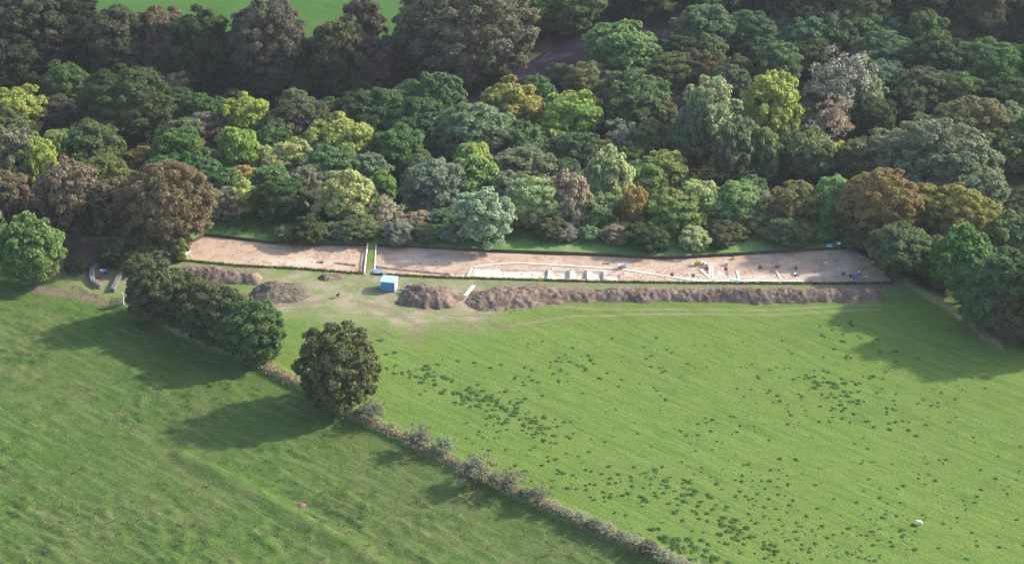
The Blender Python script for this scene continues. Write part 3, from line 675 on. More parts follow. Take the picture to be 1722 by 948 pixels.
# undergrowth on the wood floor
rng = np.random.default_rng(5)
n = 170000
ux = rng.uniform(-135, 135, n); uy = rng.uniform(0, 185, n)
s_c = uy - crest(ux); d_, sd__, _ = seg_dist(ux, uy, RIVER); rb_, rbs_, _ = seg_dist(ux, uy, RB)
jt = 5 * (fbm(ux / 5, uy / 5, 61, 2) - .5)
ok = ((s_c > 4 + jt) | ((ux > 60) & (rbs_ > 0) & (rb_ > 1)) | ((ux < -64) & (uy > 17 + jt))) & (d_ > 9.5) & ((sd__ < 0) | (d_ < 20)) & (fbm(ux / 4, uy / 4, 71, 2) > .38)
ok &= ~((np.abs(ux - PITC[0]) < 5) & (np.abs(uy - PITC[1]) < 6))
ux, uy = ux[ok], uy[ok]; hh = rng.random(len(ux)) ** 1.5 * 2.2 * fbm(ux / 3, uy / 3, 81, 2)
C = np.stack([ux, uy, H(ux, uy) + hh], -1); N = unit(np.stack([rng.normal(size=len(ux)) * .6, rng.normal(size=len(ux)) * .6 - .2, np.ones(len(ux))], -1))
V, Q = leaf_quads(C, N, .66, rng)
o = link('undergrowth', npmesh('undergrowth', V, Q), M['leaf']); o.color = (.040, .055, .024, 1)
tag(o, 'dark undergrowth covering the floor of the wood', 'undergrowth', kind='stuff')
#PART3

# ------------------------------------------------------------------ hedge on the bank between the two fields
def pt_on(pts, s):
    for (x0, y0), (x1, y1) in zip(pts[:-1], pts[1:]):
        l = math.hypot(x1 - x0, y1 - y0)
        if s <= l: return x0 + (x1 - x0) * s / l, y0 + (y1 - y0) * s / l, math.atan2(y1 - y0, x1 - x0)
        s -= l
    return x1, y1, 0
rng = np.random.default_rng(15)
big_shrubs = [(626, 692, 56, 'tw'), (704, 735, 64, 'tw'), (748, 748, 46, 'wl'), (800, 783, 82, 'tw'), (856, 808, 56, 'tw'), (902, 832, 50, 'tw')]
small = [(606, 702, 24), (660, 722, 22), (775, 785, 22), (832, 808, 26), (884, 834, 28), (930, 855, 34), (952, 866, 30), (976, 874, 38), (998, 886, 32), (1020, 892, 40), (1044, 904, 34), (1066, 912, 40), (1090, 924, 38), (1114, 935, 42), (1140, 947, 42), (1168, 958, 44), (1196, 970, 46), (1228, 984, 50)]
ORD = ['first', 'second', 'third', 'fourth', 'fifth', 'sixth', 'seventh', 'eighth', 'ninth', 'tenth', 'eleventh', 'twelfth', 'thirteenth', 'fourteenth', 'fifteenth', 'sixteenth', 'seventeenth', 'eighteenth', 'nineteenth']
for i, (u, v, w, c) in enumerate(big_shrubs):
    h = w * .62 / 11.2; x, y = flat(u, v + w * .42); z = Hs(x, y)
    cm, tm = PROTO['bare'][i % 2]
    root = empty('hedge_shrub', (x, y, z), i * 1.3, (w / 110, w / 110, h / 10))
    tag(root, f"bare grey-brown bush standing up from the hedge bank, {ORD[i]} from the lone hedge tree", 'bush', 'tall bare bushes on the hedge bank')
    link('trunk', tm, None, root); cr = link('crown', cm, None, root); a = COLS[c][0]; cr.color = (a[0] * 1.15, a[1] * 1.25, a[2] * 1.1, 1)
for i, (u, v, w) in enumerate(small):
    w *= .8; h = w * .6 / 11.4; x, y = flat(u, v + w * .35); z = Hs(x, y)
    cm, tm = PROTO['bare' if i % 4 else 'willow'][0]
    root = empty('hedge_shrub', (x, y, z), i * 2.1, (w / 105, w / 105, h / 10))
    tag(root, f"low grey-green hedge bush on the bank, {ORD[i]} small one from the lone hedge tree", 'bush', 'low bushes along the hedge bank')
    link('trunk', tm, None, root); cr = link('crown', cm, None, root); k = random.uniform(.85, 1.15); cr.color = (.235 * k, .235 * k, .15 * k, 1)

# tufts: upright narrow blades in small fans
def tufts(P, size, height, rng, nb=8):
    n = len(P); V = []; 
    az = rng.uniform(0, 6.283, (n, nb)); out = rng.uniform(.15, .6, (n, nb)); hh = height[:, None] * rng.uniform(.6, 1.2, (n, nb)); w = size[:, None] * .11
    bx = P[:, None, 0] + np.cos(az) * size[:, None] * .25; by = P[:, None, 1] + np.sin(az) * size[:, None] * .25; bz = P[:, None, 2] + np.zeros((n, nb)) - .03
    dx, dy = np.cos(az), np.sin(az)
    A = np.stack([bx - dy * w, by + dx * w, bz], -1); B = np.stack([bx + dy * w, by - dx * w, bz], -1)
    Cc = np.stack([bx + dx * size[:, None] * out * 1.2 + dy * w * .35, by + dy * size[:, None] * out * 1.2 - dx * w * .35, bz + hh], -1)
    D = np.stack([bx + dx * size[:, None] * out * 1.2 - dy * w * .35, by + dy * size[:, None] * out * 1.2 + dx * w * .35, bz + hh], -1)
    V = np.stack([A, B, Cc, D], 2).reshape(-1, 3)
    return V, np.arange(len(V)).reshape(-1, 4)
def scatter_line(pts, n, w, rng):
    L = sum(math.hypot(b[0] - a[0], b[1] - a[1]) for a, b in zip(pts[:-1], pts[1:])); o = []
    for s in rng.uniform(0, L, n):
        x, y, a = pt_on(pts, s); k = rng.normal() * w; o.append((x - math.sin(a) * k, y + math.cos(a) * k))
    o = np.array(o); return np.stack([o[:, 0], o[:, 1], H(o[:, 0], o[:, 1], True)], -1)
P = scatter_line(HEDGE[:-1], 7500, .5, rng)
V, Q = tufts(P, rng.uniform(.25, .5, len(P)), rng.uniform(.12, .4, len(P)), rng)
o = link('dry_grass', npmesh('dry_grass', V, Q), M['twig']); o.color = (.400, .345, .205, 1)
tag(o, 'pale dry grass along the hedge bank between the fields', 'grass', kind='stuff')
LIP = [(float(x), float(y) - .18) for x, y in NEARP]
P = scatter_line(LIP, 4200, .16, rng); ok = ~((P[:, 0] > XS[B0] - .2) & (P[:, 0] < XS[B1] + .2)); P = P[ok]
V, Q = tufts(P, rng.uniform(.2, .4, len(P)), rng.uniform(.12, .32, len(P)), rng)
o = link('lip_grass', npmesh('lip_grass', V, Q), M['leaf']); o.color = (.080, .145, .044, 1)
tag(o, 'dark green grass along the near lip of the trench', 'grass', kind='stuff')
CR = [(x, float(crest(x)) - 1.0) for x in np.arange(-55, 64, 3)]
P = scatter_line(CR, 9000, 1.6, rng); ok = P[:, 1] > np.interp(P[:, 0], XS, YF) + .15; P = P[ok]
V, Q = tufts(P, rng.uniform(.3, .6, len(P)), rng.uniform(.15, .4, len(P)), rng)
o = link('bank_grass', npmesh('bank_grass', V, Q), M['leaf']); o.color = (.120, .215, .065, 1)  # grass colour brightened to stand in for sunlight on the bank
tag(o, 'lush grass, coloured sun-bright, on the bank behind the trench', 'grass', kind='stuff')

# ------------------------------------------------------------------ weed clumps in the sunny pasture
def weed_mesh(seed):
    r = np.random.default_rng(seed); n = 110
    a = r.uniform(0, 6.283, n); d = np.minimum(np.abs(r.normal(size=n)) * .26, .55)
    C = np.stack([np.cos(a) * d * (1 + .3 * np.sin(2 * a)), np.sin(a) * d, .04 + .30 * np.clip(1 - (d / .6) ** 2, .1, 1) * r.uniform(.4, 1.1, n)], -1)
    N = unit(np.stack([np.cos(a) * d, np.sin(a) * d, .5 + r.random(n) * .5], -1) + r.normal(size=(n, 3)) * .3)
    V, Q = leaf_quads(C, N, .17, r); me = npmesh('weed_clump', V, Q); me.materials.append(M['leaf']); return me
WEED = [weed_mesh(i) for i in range(5)]
def right_field(x, y):
    d, s, _ = seg_dist(x, y, HEDGE_UP); r, rs2, _ = seg_dist(x, y, RB); return (s > 0) & (d > 2.2) & (y < -5) & ((x < 60) | (rs2 < 0)) & (r > 2)
cand = []
rng = np.random.default_rng(33)
def blob(u0, v0, u1, v1, n, spread, s0, s1, where):
    for _ in range(n):
        t = rng.random(); cand.append((u0 + (u1 - u0) * t + rng.normal() * spread, v0 + (v1 - v0) * t + rng.normal() * spread * .5, rng.uniform(s0, s1), where))
blob(700, 622, 830, 690, 45, 16, .6, 1.5, 'in the upper diagonal band beside the hedge'); blob(790, 660, 960, 745, 75, 20, .6, 1.5, 'in the lower stretch of the upper diagonal band'); blob(1110, 805, 1290, 915, 70, 22, .6, 1.5, 'in the lower diagonal band of the pasture'); blob(1090, 900, 1250, 955, 70, 18, .8, 1.7, 'in the dense patch at the bottom by the hedge')
blob(1370, 632, 1440, 668, 32, 14, .6, 1.5, "in the tight cluster below the wood's shadow"); blob(1300, 640, 1560, 720, 40, 40, .5, 1.2, "in the loose scatter around the cluster below the wood's shadow"); blob(1040, 810, 1120, 850, 20, 22, .5, 1.2, 'in the loose group between the two diagonal bands'); blob(900, 780, 1010, 830, 16, 24, .5, 1.2, 'in the loose group between the two diagonal bands')
blob(640, 600, 720, 650, 14, 14, .5, 1.0, 'close to the lone hedge tree'); blob(560, 570, 660, 600, 12, 18, .5, .9, 'close to the lone hedge tree'); blob(1400, 560, 1470, 610, 12, 20, .5, 1.0, "at the edge of the wood's shadow on the pasture"); blob(1380, 545, 1440, 550, 7, 10, .5, 1.1, "at the edge of the wood's shadow on the pasture")
cl = [(rng.uniform(680, 1722), rng.uniform(590, 948)) for _ in range(46)]
for _ in range(560):
    c_ = cl[rng.integers(len(cl))]; cand.append((c_[0] + rng.normal() * 34, c_[1] + rng.normal() * 15, rng.uniform(.25, .8) ** 1.1, 'standing alone out in the open pasture'))
for _ in range(260): cand.append((rng.uniform(620, 1722), rng.uniform(560, 948), rng.uniform(.25, .6), 'standing alone out in the open pasture'))
for _ in range(120): cand.append((rng.uniform(1250, 1722), rng.uniform(640, 948), rng.uniform(.3, .85), 'standing alone out in the open pasture'))
W_ = []
for u, v, s, wh in cand:
    x, y = flat(u, v)
    if right_field(np.array([x]), np.array([y]))[0]: W_.append((x, y, s, wh))
W_.sort(key=lambda t: -t[2])
for i, (x, y, s, wh) in enumerate(W_[:300]):
    o = bpy.data.objects.new('weed_clump', WEED[i % 5]); COL.objects.link(o); o.location = (x, y, Hs(x, y)); o.rotation_euler = (0, 0, rng.uniform(0, 6.28)); o.scale = (s * .82, s * .68, s * .3)
    k = rng.uniform(.8, 1.25); o.color = (.108 * k, .185 * k, .044 * k, 1)
    tag(o, 'dark green weed clump ' + wh, 'weeds', 'weed clumps ' + wh)
VV = []; nv = 0
base = [np.array([v.co for v in m.vertices]) for m in WEED]
for i, (x, y, s, wh) in enumerate(W_[300:]):
    B = base[i % 5]; a = rng.uniform(0, 6.28); ca, sa = math.cos(a), math.sin(a)
    VV.append(np.stack([x + (B[:, 0] * ca - B[:, 1] * sa) * s, y + (B[:, 0] * sa + B[:, 1] * ca) * s, Hs(x, y) + B[:, 2] * s * .45], -1))
VV = np.vstack(VV); o = link('weeds', npmesh('weeds', VV, np.arange(len(VV)).reshape(-1, 4)), M['leaf']); o.color = (.105, .175, .048, 1)
tag(o, 'small weeds scattered over the sunny pasture', 'weeds', kind='stuff')
# coarse grass tussocks of the rough pasture
n = 26000; gx_ = rng.uniform(-80, 40, n); gy_ = rng.uniform(-90, 6, n)
d, s, _ = seg_dist(gx_, gy_, HEDGE_UP); tus = fbm(gx_ / 1.6, gy_ / 1.6, 21, 2) + .6 * fbm(gx_ / 11, gy_ / 11, 31, 2)
ok = (s < 0) & (d > 1.2) & (tus > .9); gx_, gy_ = gx_[ok], gy_[ok]
P = np.stack([gx_, gy_, H(gx_, gy_, True)], -1)
V, Q = tufts(P, rng.uniform(.3, .6, len(P)), rng.uniform(.08, .2, len(P)), rng, 7)
o = link('tussock_grass', npmesh('tussock_grass', V, Q), M['leaf']); o.color = (.150, .170, .066, 1)
tag(o, 'coarse tussocky grass in the rough pasture left of the hedge', 'grass', kind='stuff')

# ------------------------------------------------------------------ spoil heaps
def heap(label, ridge, widths, heights, mat, seed, lump=1.0, step=.17):
    pts = [flat(*p) for p in ridge]; xs = [p[0] for p in pts]; ys = [p[1] for p in pts]; wm = max(widths) * 1.4
    gx = np.arange(min(xs) - wm, max(xs) + wm, step); gy = np.arange(min(ys) - wm, max(ys) + wm, step); GX, GY = np.meshgrid(gx, gy, indexing='ij')
    d, sd, al = seg_dist(GX, GY, pts); L = [0]
    for a, b2 in zip(pts[:-1], pts[1:]): L.append(L[-1] + math.hypot(b2[0] - a[0], b2[1] - a[1]))
    w = np.interp(al, L, widths) * (.68 + .66 * fbm(GX / 2.4, GY / 1.8, seed, 3)); h = np.interp(al, L, heights)
    t = np.clip(1 - d / w, -.3, 1)
    prof = np.where(t > 0, 1 - (1 - np.clip(t, 0, 1) * 1.0) ** 1.7, t * 1.0)
    z = h * prof * (1 - lump * .6 + lump * 1.15 * fbm(GX / 4.5 + seed, GY / 3.2, seed + 1, 4)) + np.clip(t * 3, 0, 1) * lump * (.42 * (fbm(GX / .75, GY / .75, seed + 2, 3) - .5))
    z += np.clip(t * 4, 0, 1) * lump * .3 * np.clip(fbm(GX / .45, GY / .45, seed + 9, 2) - .5, -.2, 1)
    rill = fbm((GX + .3 * GY) / .7, GY / 2.0, seed + 5, 3) - .5
    z += np.clip(t * 3, 0, 1) * .28 * lump * rill
    ZZ = H(GX, GY) + z
    ok = (t > -.12); ix = np.arange(GX.size).reshape(GX.shape)
    q = np.stack([ix[:-1, :-1], ix[1:, :-1], ix[1:, 1:], ix[:-1, 1:]], -1); k = ok[:-1, :-1] & ok[1:, :-1] & ok[1:, 1:] & ok[:-1, 1:]
    q = q[k]; used = np.unique(q); mp = np.full(GX.size, -1); mp[used] = np.arange(len(used))
    P = np.stack([GX, GY, ZZ], -1).reshape(-1, 3)[used]; cx, cy = P[:, 0].mean(), P[:, 1].mean(); z0 = Hs(cx, cy); P -= np.array([cx, cy, z0])
    o = link('spoil_heap', npmesh('spoil_heap', P, mp[q], False), mat); o.location = (cx, cy, z0)
    r = np.random.default_rng(seed); nc = min(1400, int(len(P) * .05)); pk = P[r.integers(0, len(P), nc)]; CV = []
    for q_ in pk:                                          # loose clods lying on the slopes
        e = np.array([(1, 0, 0), (0, 1, 0), (-1, 0, 0), (0, -1, 0), (0, 0, 1), (0, 0, -.6)], float) * r.uniform(.6, 1.2, (6, 3)) * r.uniform(.04, .15) + q_ + np.array([0, 0, .04]); CV.append(e)
    CV = np.vstack(CV); T8 = np.array([(0, 1, 4), (1, 2, 4), (2, 3, 4), (3, 0, 4), (1, 0, 5), (2, 1, 5), (3, 2, 5), (0, 3, 5)])
    c_ = link('clods', npmesh('clods', CV, (np.arange(nc)[:, None, None] * 6 + T8[None]).reshape(-1, 3)), mat, o); c_['kind'] = 'stuff'
    return tag(o, label, 'spoil heap', 'spoil heaps along the trench')
heap('very long ridge of brown spoil in front of the trench', [(822, 505), (860, 502), (910, 497), (960, 496), (1100, 498), (1300, 500), (1468, 499)], [3.6, 4.2, 3.0, 2.3, 2.2, 2.3, 2.0], [.9, 1.2, 1.2, 1.0, 1.2, 1.45, 1.4], M['heap'], 11)
heap('tall rounded brown spoil heap between the blue shed and the long ridge', [(712, 500), (736, 502)], [4.0, 4.0], [2.1, 1.9], M['heap'], 23, .8)
heap('rounded weathered grey-brown spoil heap near the hedge trees', [(460, 494), (492, 492)], [3.5, 3.1], [2.0, 1.6], M['heap2'], 37, .6)
heap('long low brown spoil heap at the left end of the trench', [(310, 462), (360, 466), (425, 471)], [2.0, 2.4, 1.8], [1.4, 1.7, 1.3], M['heap'], 43, .8)
heap('small low pile of brown spoil left of the blue shed', [(547, 467), (568, 466)], [1.2, 1.0], [.6, .5], M['heap'], 51, .8, .15)
heap('small brown spoil pile at the far edge of the square pit', [(122, 400), (160, 403)], [1.3, 1.2], [.9, .7], M['heap'], 61, .8, .15)
heap('dark brown spoil pile in the shade right of the square pit', [(200, 432), (215, 430)], [1.3, 1.0], [.8, .6], M['heap'], 67, .8, .15)

# loose stones on the trench floor
r = np.random.default_rng(91); ns = 3200; fi = r.integers(2, len(FX) - 2, ns); fj = (r.random(ns) * (NR - 6)).astype(int) + 3
w_ = fbm(PX[fi, fj] / 2.5, PY[fi, fj] / 1.5, 97, 2); k_ = (w_ > .52) & ~((FX[fi] > XS[B0] - .1) & (FX[fi] < XS[B1] + .1)); fi, fj = fi[k_], fj[k_]; CV = []
for a_, b_ in zip(fi, fj): CV.append(np.array([(1, 0, 0), (0, 1, 0), (-1, 0, 0), (0, -1, 0), (0, 0, .8), (0, 0, -.5)], float) * r.uniform(.6, 1.2, (6, 3)) * r.uniform(.05, .17) + np.array([PX[a_, b_], PY[a_, b_], Zf[a_, b_] + .02]))
CV = np.vstack(CV); T8 = np.array([(0, 1, 4), (1, 2, 4), (2, 3, 4), (3, 0, 4), (1, 0, 5), (2, 1, 5), (3, 2, 5), (0, 3, 5)])
tag(link('loose_stones', npmesh('loose_stones', CV, (np.arange(len(fi))[:, None, None] * 6 + T8[None]).reshape(-1, 3)), M['palestone']), 'loose stones scattered over the trench floor', 'stones', kind='stuff')

# ------------------------------------------------------------------ boards laid for barrows
def floor_z(x, y):
    i = int(np.clip(round((x - FX[0]) / .2), 0, len(FX) - 1)); j = int(np.clip(round((y - yn_[i]) / max(.1, yf_[i] - yn_[i]) * (NR - 1)), 0, NR - 1)); return float(Zf[i, j])
def board_mesh(name, L, w, t=.06):
    b = MB(); n = 3
    for k in range(n):                       # slightly bowed board with bevelled long edges
        pass
    xs = [-L / 2, -L / 6, L / 6, L / 2]; bow = [0, .015, .012, -.005]; prof = [(-w / 2, 0), (-w / 2, t * .8), (-w / 2 + .015, t), (w / 2 - .015, t), (w / 2, t * .8), (w / 2, 0)]
    V = [(x, p[0], p[1] + z) for x, z in zip(xs, bow) for p in prof]; Fc = []
    for i in range(3):
        for k in range(6): Fc.append((i * 6 + k, (i + 1) * 6 + k, (i + 1) * 6 + (k + 1) % 6, i * 6 + (k + 1) % 6))
    Fc += [tuple(range(6))[::-1], tuple(18 + k for k in range(6))]
    b.add(V, Fc); me = bpy.data.meshes.new(name); me.from_pydata(b.v, [], b.f); me.update(); me.materials.append(M['board']); return me
BM = {}
def board(p, q, label, group, w=.42, zf=None):
    L = round(math.hypot(q[0] - p[0], q[1] - p[1]), 1)
    key = (L, w)
    if key not in BM: BM[key] = board_mesh('board', L, w)
    o = bpy.data.objects.new('board', BM[key]); COL.objects.link(o)
    za = (zf or floor_z)(*p); zb = (zf or floor_z)(*q); zm = (zf or floor_z)((p[0] + q[0]) / 2, (p[1] + q[1]) / 2); lift = max(0.0, zm - (za + zb) / 2)
    o.location = ((p[0] + q[0]) / 2, (p[1] + q[1]) / 2, (za + zb) / 2 + .03 + lift); o.rotation_euler = (0, -math.atan2(zb - za, L), math.atan2(q[1] - p[1], q[0] - p[0]))
    tag(o, label, 'board', group)
def run(px, label, group, L=3.6, zf=None, z=-DEPTH, w=.42):
    pts = [flat(a, b2, z) for a, b2 in px]; tot = sum(math.hypot(b2[0] - a[0], b2[1] - a[1]) for a, b2 in zip(pts[:-1], pts[1:])); n = max(1, round(tot / L)); l = tot / n
    for k in range(n):
        a = pt_on(pts, k * l + .06)[:2]; c = pt_on(pts, (k + 1) * l - .06)[:2]; board(a, c, label if n == 1 else f"{label}, {ORD[k]} from its left end", group, w, zf)
run([(785, 468), (794, 450)], 'pale board leading up from the trench lip to the curved board run', 'barrow boards', 4)
run([(796, 449), (830, 445), (872, 442), (960, 447), (1045, 453), (1090, 460), (1160, 471)], 'pale board in the curved walkway behind the pits', 'boards of the curved walkway', 3.6)
run([(1164, 472.5), (1352, 472.5)], 'pale board in the straight walkway along the trench lip', 'boards of the straight walkway', 3.6)
run([(1177, 453), (1196, 470)], 'pale board lying slantwise left of the upright pair', None); run([(1194, 447), (1193, 470)], 'pale board laid across the trench, left of a close pair', None); run([(1198, 447), (1198, 470)], 'pale board laid across the trench, right of a close pair', None, w=.3)
run([(1239, 455), (1243, 471)], 'short pale board laid across the trench, alone', None); run([(1305, 455), (1314, 471)], 'pale slanting board laid across the trench, nearest the right end', None)
run([(924.5, 455), (922, 469)], 'pale board between the long pit and the first small pit', None, 4); run([(961, 456), (960, 470)], 'pale board between the first and second small pits', None, 4); run([(989, 457), (989, 470)], 'pale board between the second and third small pits', None, 4)
gz = lambda x, y: Hs(x, y)
run([(782, 498), (797, 480)], 'white board leaning toward the round end of the long spoil ridge', None, 5, gz, 0, .6)
run([(300, 433), (321, 423)], 'white board at the left end of the trench', None, 5, floor_z, -DEPTH, .4)
run([(1153, 429.5), (1163, 428.5)], 'short white board on the far lip of the trench', None, 2, gz, 0, .4)
run([(612.5, 462), (618.5, 409)], 'pale edge board along the left side of the grass baulk', None, 14, gz, 0, .25); run([(629.5, 462), (632.5, 411)], 'pale edge board along the right side of the grass baulk', None, 14, gz, 0, .2)

# ------------------------------------------------------------------ blue shed and the small things of the dig
p = at(655, 485); root = empty('site_shed', p, math.radians(-11))
tag(root, 'blue sheeted site shed with pale roof and white side beside the trench', 'shed')
wS, dS, hS = 2.3, 2.1, 1.75
MB().box((0, -dS / 2, hS * .25 + .05), (wS - .1, .05, hS * .5)).build('lower_front_panel', M['blue'], root)
MB().box((0, -dS / 2 + .01, hS * .75 + .06), (wS - .1, .05, hS * .48)).build('upper_front_panel', M['slate'], root)
MB().box((0, dS / 2, hS / 2 + .05), (wS - .1, .05, hS)).build('rear_panel', M['blue'], root)
MB().box((-wS / 2, 0, hS / 2 + .05), (.05, dS - .1, hS)).build('side_panel', M['blue'], root)
tag(MB().box((wS / 2, 0, hS / 2 + .05), (.05, dS - .1, hS)).build('side_panel', M['white'], root), 'white side sheet')
for sx in (-1, 1):
    for sy in (-1, 1): MB().tube([(sx * wS / 2, sy * dS / 2, -.1), (sx * wS / 2, sy * dS / 2, hS + .1)], .045, 6).build('corner_post', M['steel'], root)
b = MB(); ov = .14; b.add([(-wS / 2 - ov, -dS / 2 - ov, hS + .06), (wS / 2 + ov, -dS / 2 - ov, hS + .06), (wS / 2 + ov, dS / 2 + ov, hS + .06), (-wS / 2 - ov, dS / 2 + ov, hS + .06), (-wS / 2 - ov, 0, hS + .32), (wS / 2 + ov, 0, hS + .32), (-wS / 2 - ov, -dS / 2 - ov, hS - .06), (wS / 2 + ov, -dS / 2 - ov, hS - .06), (wS / 2 + ov, dS / 2 + ov, hS - .06), (-wS / 2 - ov, dS / 2 + ov, hS - .06)],
    [(0, 1, 5, 4), (2, 3, 4, 5), (0, 4, 3), (1, 2, 5), (6, 7, 1, 0), (7, 8, 2, 1), (8, 9, 3, 2), (9, 6, 0, 3)]); b.build('roof', M['paleblue'], root)
def bucket(u, v, mat, label, s=1.0, zf=None, z=0, group=None):
    x, y = flat(u, v, z); zz = (zf or Hs)(x, y); root = empty('bucket', (x, y, zz + .01), random.uniform(0, 6)); root.scale = (s, s, s)
    MB().lathe((0, 0, 0), [(0, 0.02), (.17, 0), (.23, .40), (.25, .40), (.25, .43), (.22, .43), (.16, .06), (0, .06)], 14).build('pail', mat, root, True)
    a = [(.25 * math.cos(t), .10, .42 + .2 * math.sin(t)) for t in np.linspace(0, math.pi, 9)]; MB().tube(a, .014, 5).build('handle', M['steel'], root)
    return tag(root, label, 'bucket', group)
bucket(635, 485, M['white'], 'white bucket on the grass in front of the blue shed, further left', 1.1)
bucket(641, 487, M['white'], 'white bucket beside a blue one at the shed corner', 1.1)
bucket(645, 485.5, M['blue'], 'blue bucket at the front left corner of the shed', 1.0)
bucket(1170.5, 446, M['yellow'], 'yellow bucket in the trench left of the slanting board', 1.6, floor_z, -.5)
bucket(1183, 445, M['white'], 'white bucket in the trench above the short dark slot', 1.4, floor_z, -.5)
bucket(1188, 448, M['white'], 'white bucket in the trench touching the upright boards', 1.4, floor_z, -.5)
bucket(1231, 435, M['yellow'], 'yellow bucket near the far side of the trench', 1.2, floor_z, -.5)
bucket(1222.5, 445, M['white'], 'white bucket in the trench above the lone short board', 1.4, floor_z, -.5)
bucket(1042.5, 451, M['white'], 'white bucket on the curved walkway, left of an orange one', 1.5, floor_z, -.5)
bucket(1045.5, 453, M['orange'], 'orange bucket between two pale ones on the curved walkway', 1.1, floor_z, -.5)
bucket(1049.5, 450.5, M['paleblue'], 'pale blue bucket right of an orange one on the curved walkway', 1.6, floor_z, -.5)
bucket(1338, 452, M['orange'], 'orange bucket in the trench where the tree shade begins', 1.3, floor_z, -.5)
bucket(1339, 463, M['steel'], 'grey bucket in the pale trench floor near the shade', 1.4, floor_z, -.5)
bucket(1466, 447, M['yellow'], 'yellow bucket in the shade at the tip of the trench', 1.5, floor_z, -.5)
bucket(1446, 437, M['yellow'], 'small dull yellow bucket at the far corner of the trench', 1.1, floor_z, -.5)
bucket(203, 437, M['red'], 'red tub on the bank above the curved stone wall', 1.9)
bucket(173, 461, M['paleblue'], 'pale blue bucket inside the curved stone wall', 1.7); bucket(167, 468, M['red'], 'small red bucket inside the curved stone wall', 1.2); bucket(178, 460, M['slate'], 'dark blue bucket inside the curved stone wall', 1.5)
def barrow(u, v, rz, label, mat):
    x, y = flat(u, v); root = empty('wheelbarrow', (x, y, Hs(x, y)), rz); tag(root, label, 'wheelbarrow', 'wheelbarrows parked by the round spoil heap')
    b = MB(); top = [(-.42, -.33, .68), (.48, -.30, .74), (.48, .30, .74), (-.42, .33, .68)]; bot = [(-.28, -.2, .36), (.26, -.18, .36), (.26, .18, .36), (-.28, .2, .36)]; inn = [(-.38, -.29, .67), (.44, -.26, .73), (.44, .26, .73), (-.38, .29, .67)]; ib = [(-.26, -.18, .40), (.24, -.16, .40), (.24, .16, .40), (-.26, .18, .40)]
    b.add(top + bot + inn + ib, [(0, 4, 5, 1), (1, 5, 6, 2), (2, 6, 7, 3), (3, 7, 4, 0), (4, 7, 6, 5), (0, 1, 9, 8), (1, 2, 10, 9), (2, 3, 11, 10), (3, 0, 8, 11), (8, 9, 13, 12), (9, 10, 14, 13), (10, 11, 15, 14), (11, 8, 12, 15), (12, 13, 14, 15)]); b.build('tray', mat, root)
    for s in (-1, 1):
        MB().tube([(.66, s * .07, .2), (.2, s * .2, .33), (-.4, s * .27, .42), (-.85, s * .30, .62)], .022, 6).build('handle', M['black'], root)
        MB().tube([(-.15, s * .22, .38), (-.3, s * .24, .0), (-.38, s * .24, .38)], .018, 6).build('leg', M['black'], root)
    wroot = MB().lathe((0, 0, 0), [(.08, -.04), (.17, -.05), (.2, -.02), (.2, .02), (.17, .05), (.08, .04), (.08, -.04)], 16).build('wheel', M['black'], root, True); wroot.location = (.66, 0, .2); wroot.rotation_euler = (math.pi / 2, 0, 0)
barrow(684, 486, math.radians(15), 'steel wheelbarrow by the round spoil heap, topmost of three', M['steel'])
barrow(681, 492, math.radians(-5), 'steel wheelbarrow by the round spoil heap, middle of three', M['steel'])
barrow(686, 499, math.radians(20), 'steel wheelbarrow by the round spoil heap, lowest of three', M['steel'])
barrow(1437, 463, math.radians(160), 'blue wheelbarrow standing in the shaded right end of the trench', M['blue']); 
bpy.data.objects['wheelbarrow.003']['group'] = 'wheelbarrow in the trench'; bpy.data.objects['wheelbarrow.003'].location.z = floor_z(*bpy.data.objects['wheelbarrow.003'].location[:2])
bucket(1431, 463, M['yellow'], 'yellow bucket left of the blue wheelbarrow in the shaded trench end', 1.3, floor_z, -.5); bucket(1444, 460, M['white'], 'white bucket right of the blue wheelbarrow in the shaded trench end', 1.2, floor_z, -.5); bucket(1418, 462, M['slate'], 'dark blue bucket lying left of the others in the shaded trench end', 1.3, floor_z, -.5)
# round blue tub cover and the folding chair
x, y = flat(634, 459); root = empty('water_tub', (x, y, Hs(x, y)), 0); tag(root, 'round slate-blue tub between the grass baulk and the shed', 'tub')
MB().lathe((0, 0, 0), [(0, .02), (.62, 0), (.70, .30), (.76, .32), (.74, .36), (.68, .35)], 22).build('basin', M['slate'], root, True); MB().lathe((0, 0, 0), [(.70, .31), (.4, .36), (0, .38)], 22).build('cover', M['slate'], root, True)
x, y = flat(568, 500); root = empty('camp_chair', (x, y, Hs(x, y)), math.radians(-70)); tag(root, 'small dark folding chair alone on the worn grass', 'chair')
MB().box((0, 0, .44), (.5, .48, .06)).build('seat', M['black'], root); b = MB(); b.box((0, .25, .78), (.5, .04, .5)); b.build('backrest', M['slate'], root)
for sx in (-1, 1):
    MB().tube([(sx * .25, -.24, 0), (sx * .25, .12, .46), (sx * .25, .26, 1.05)], .018, 6).build('frame', M['black'], root); MB().tube([(sx * .25, .24, 0), (sx * .25, -.22, .46)], .018, 6).build('leg', M['black'], root)
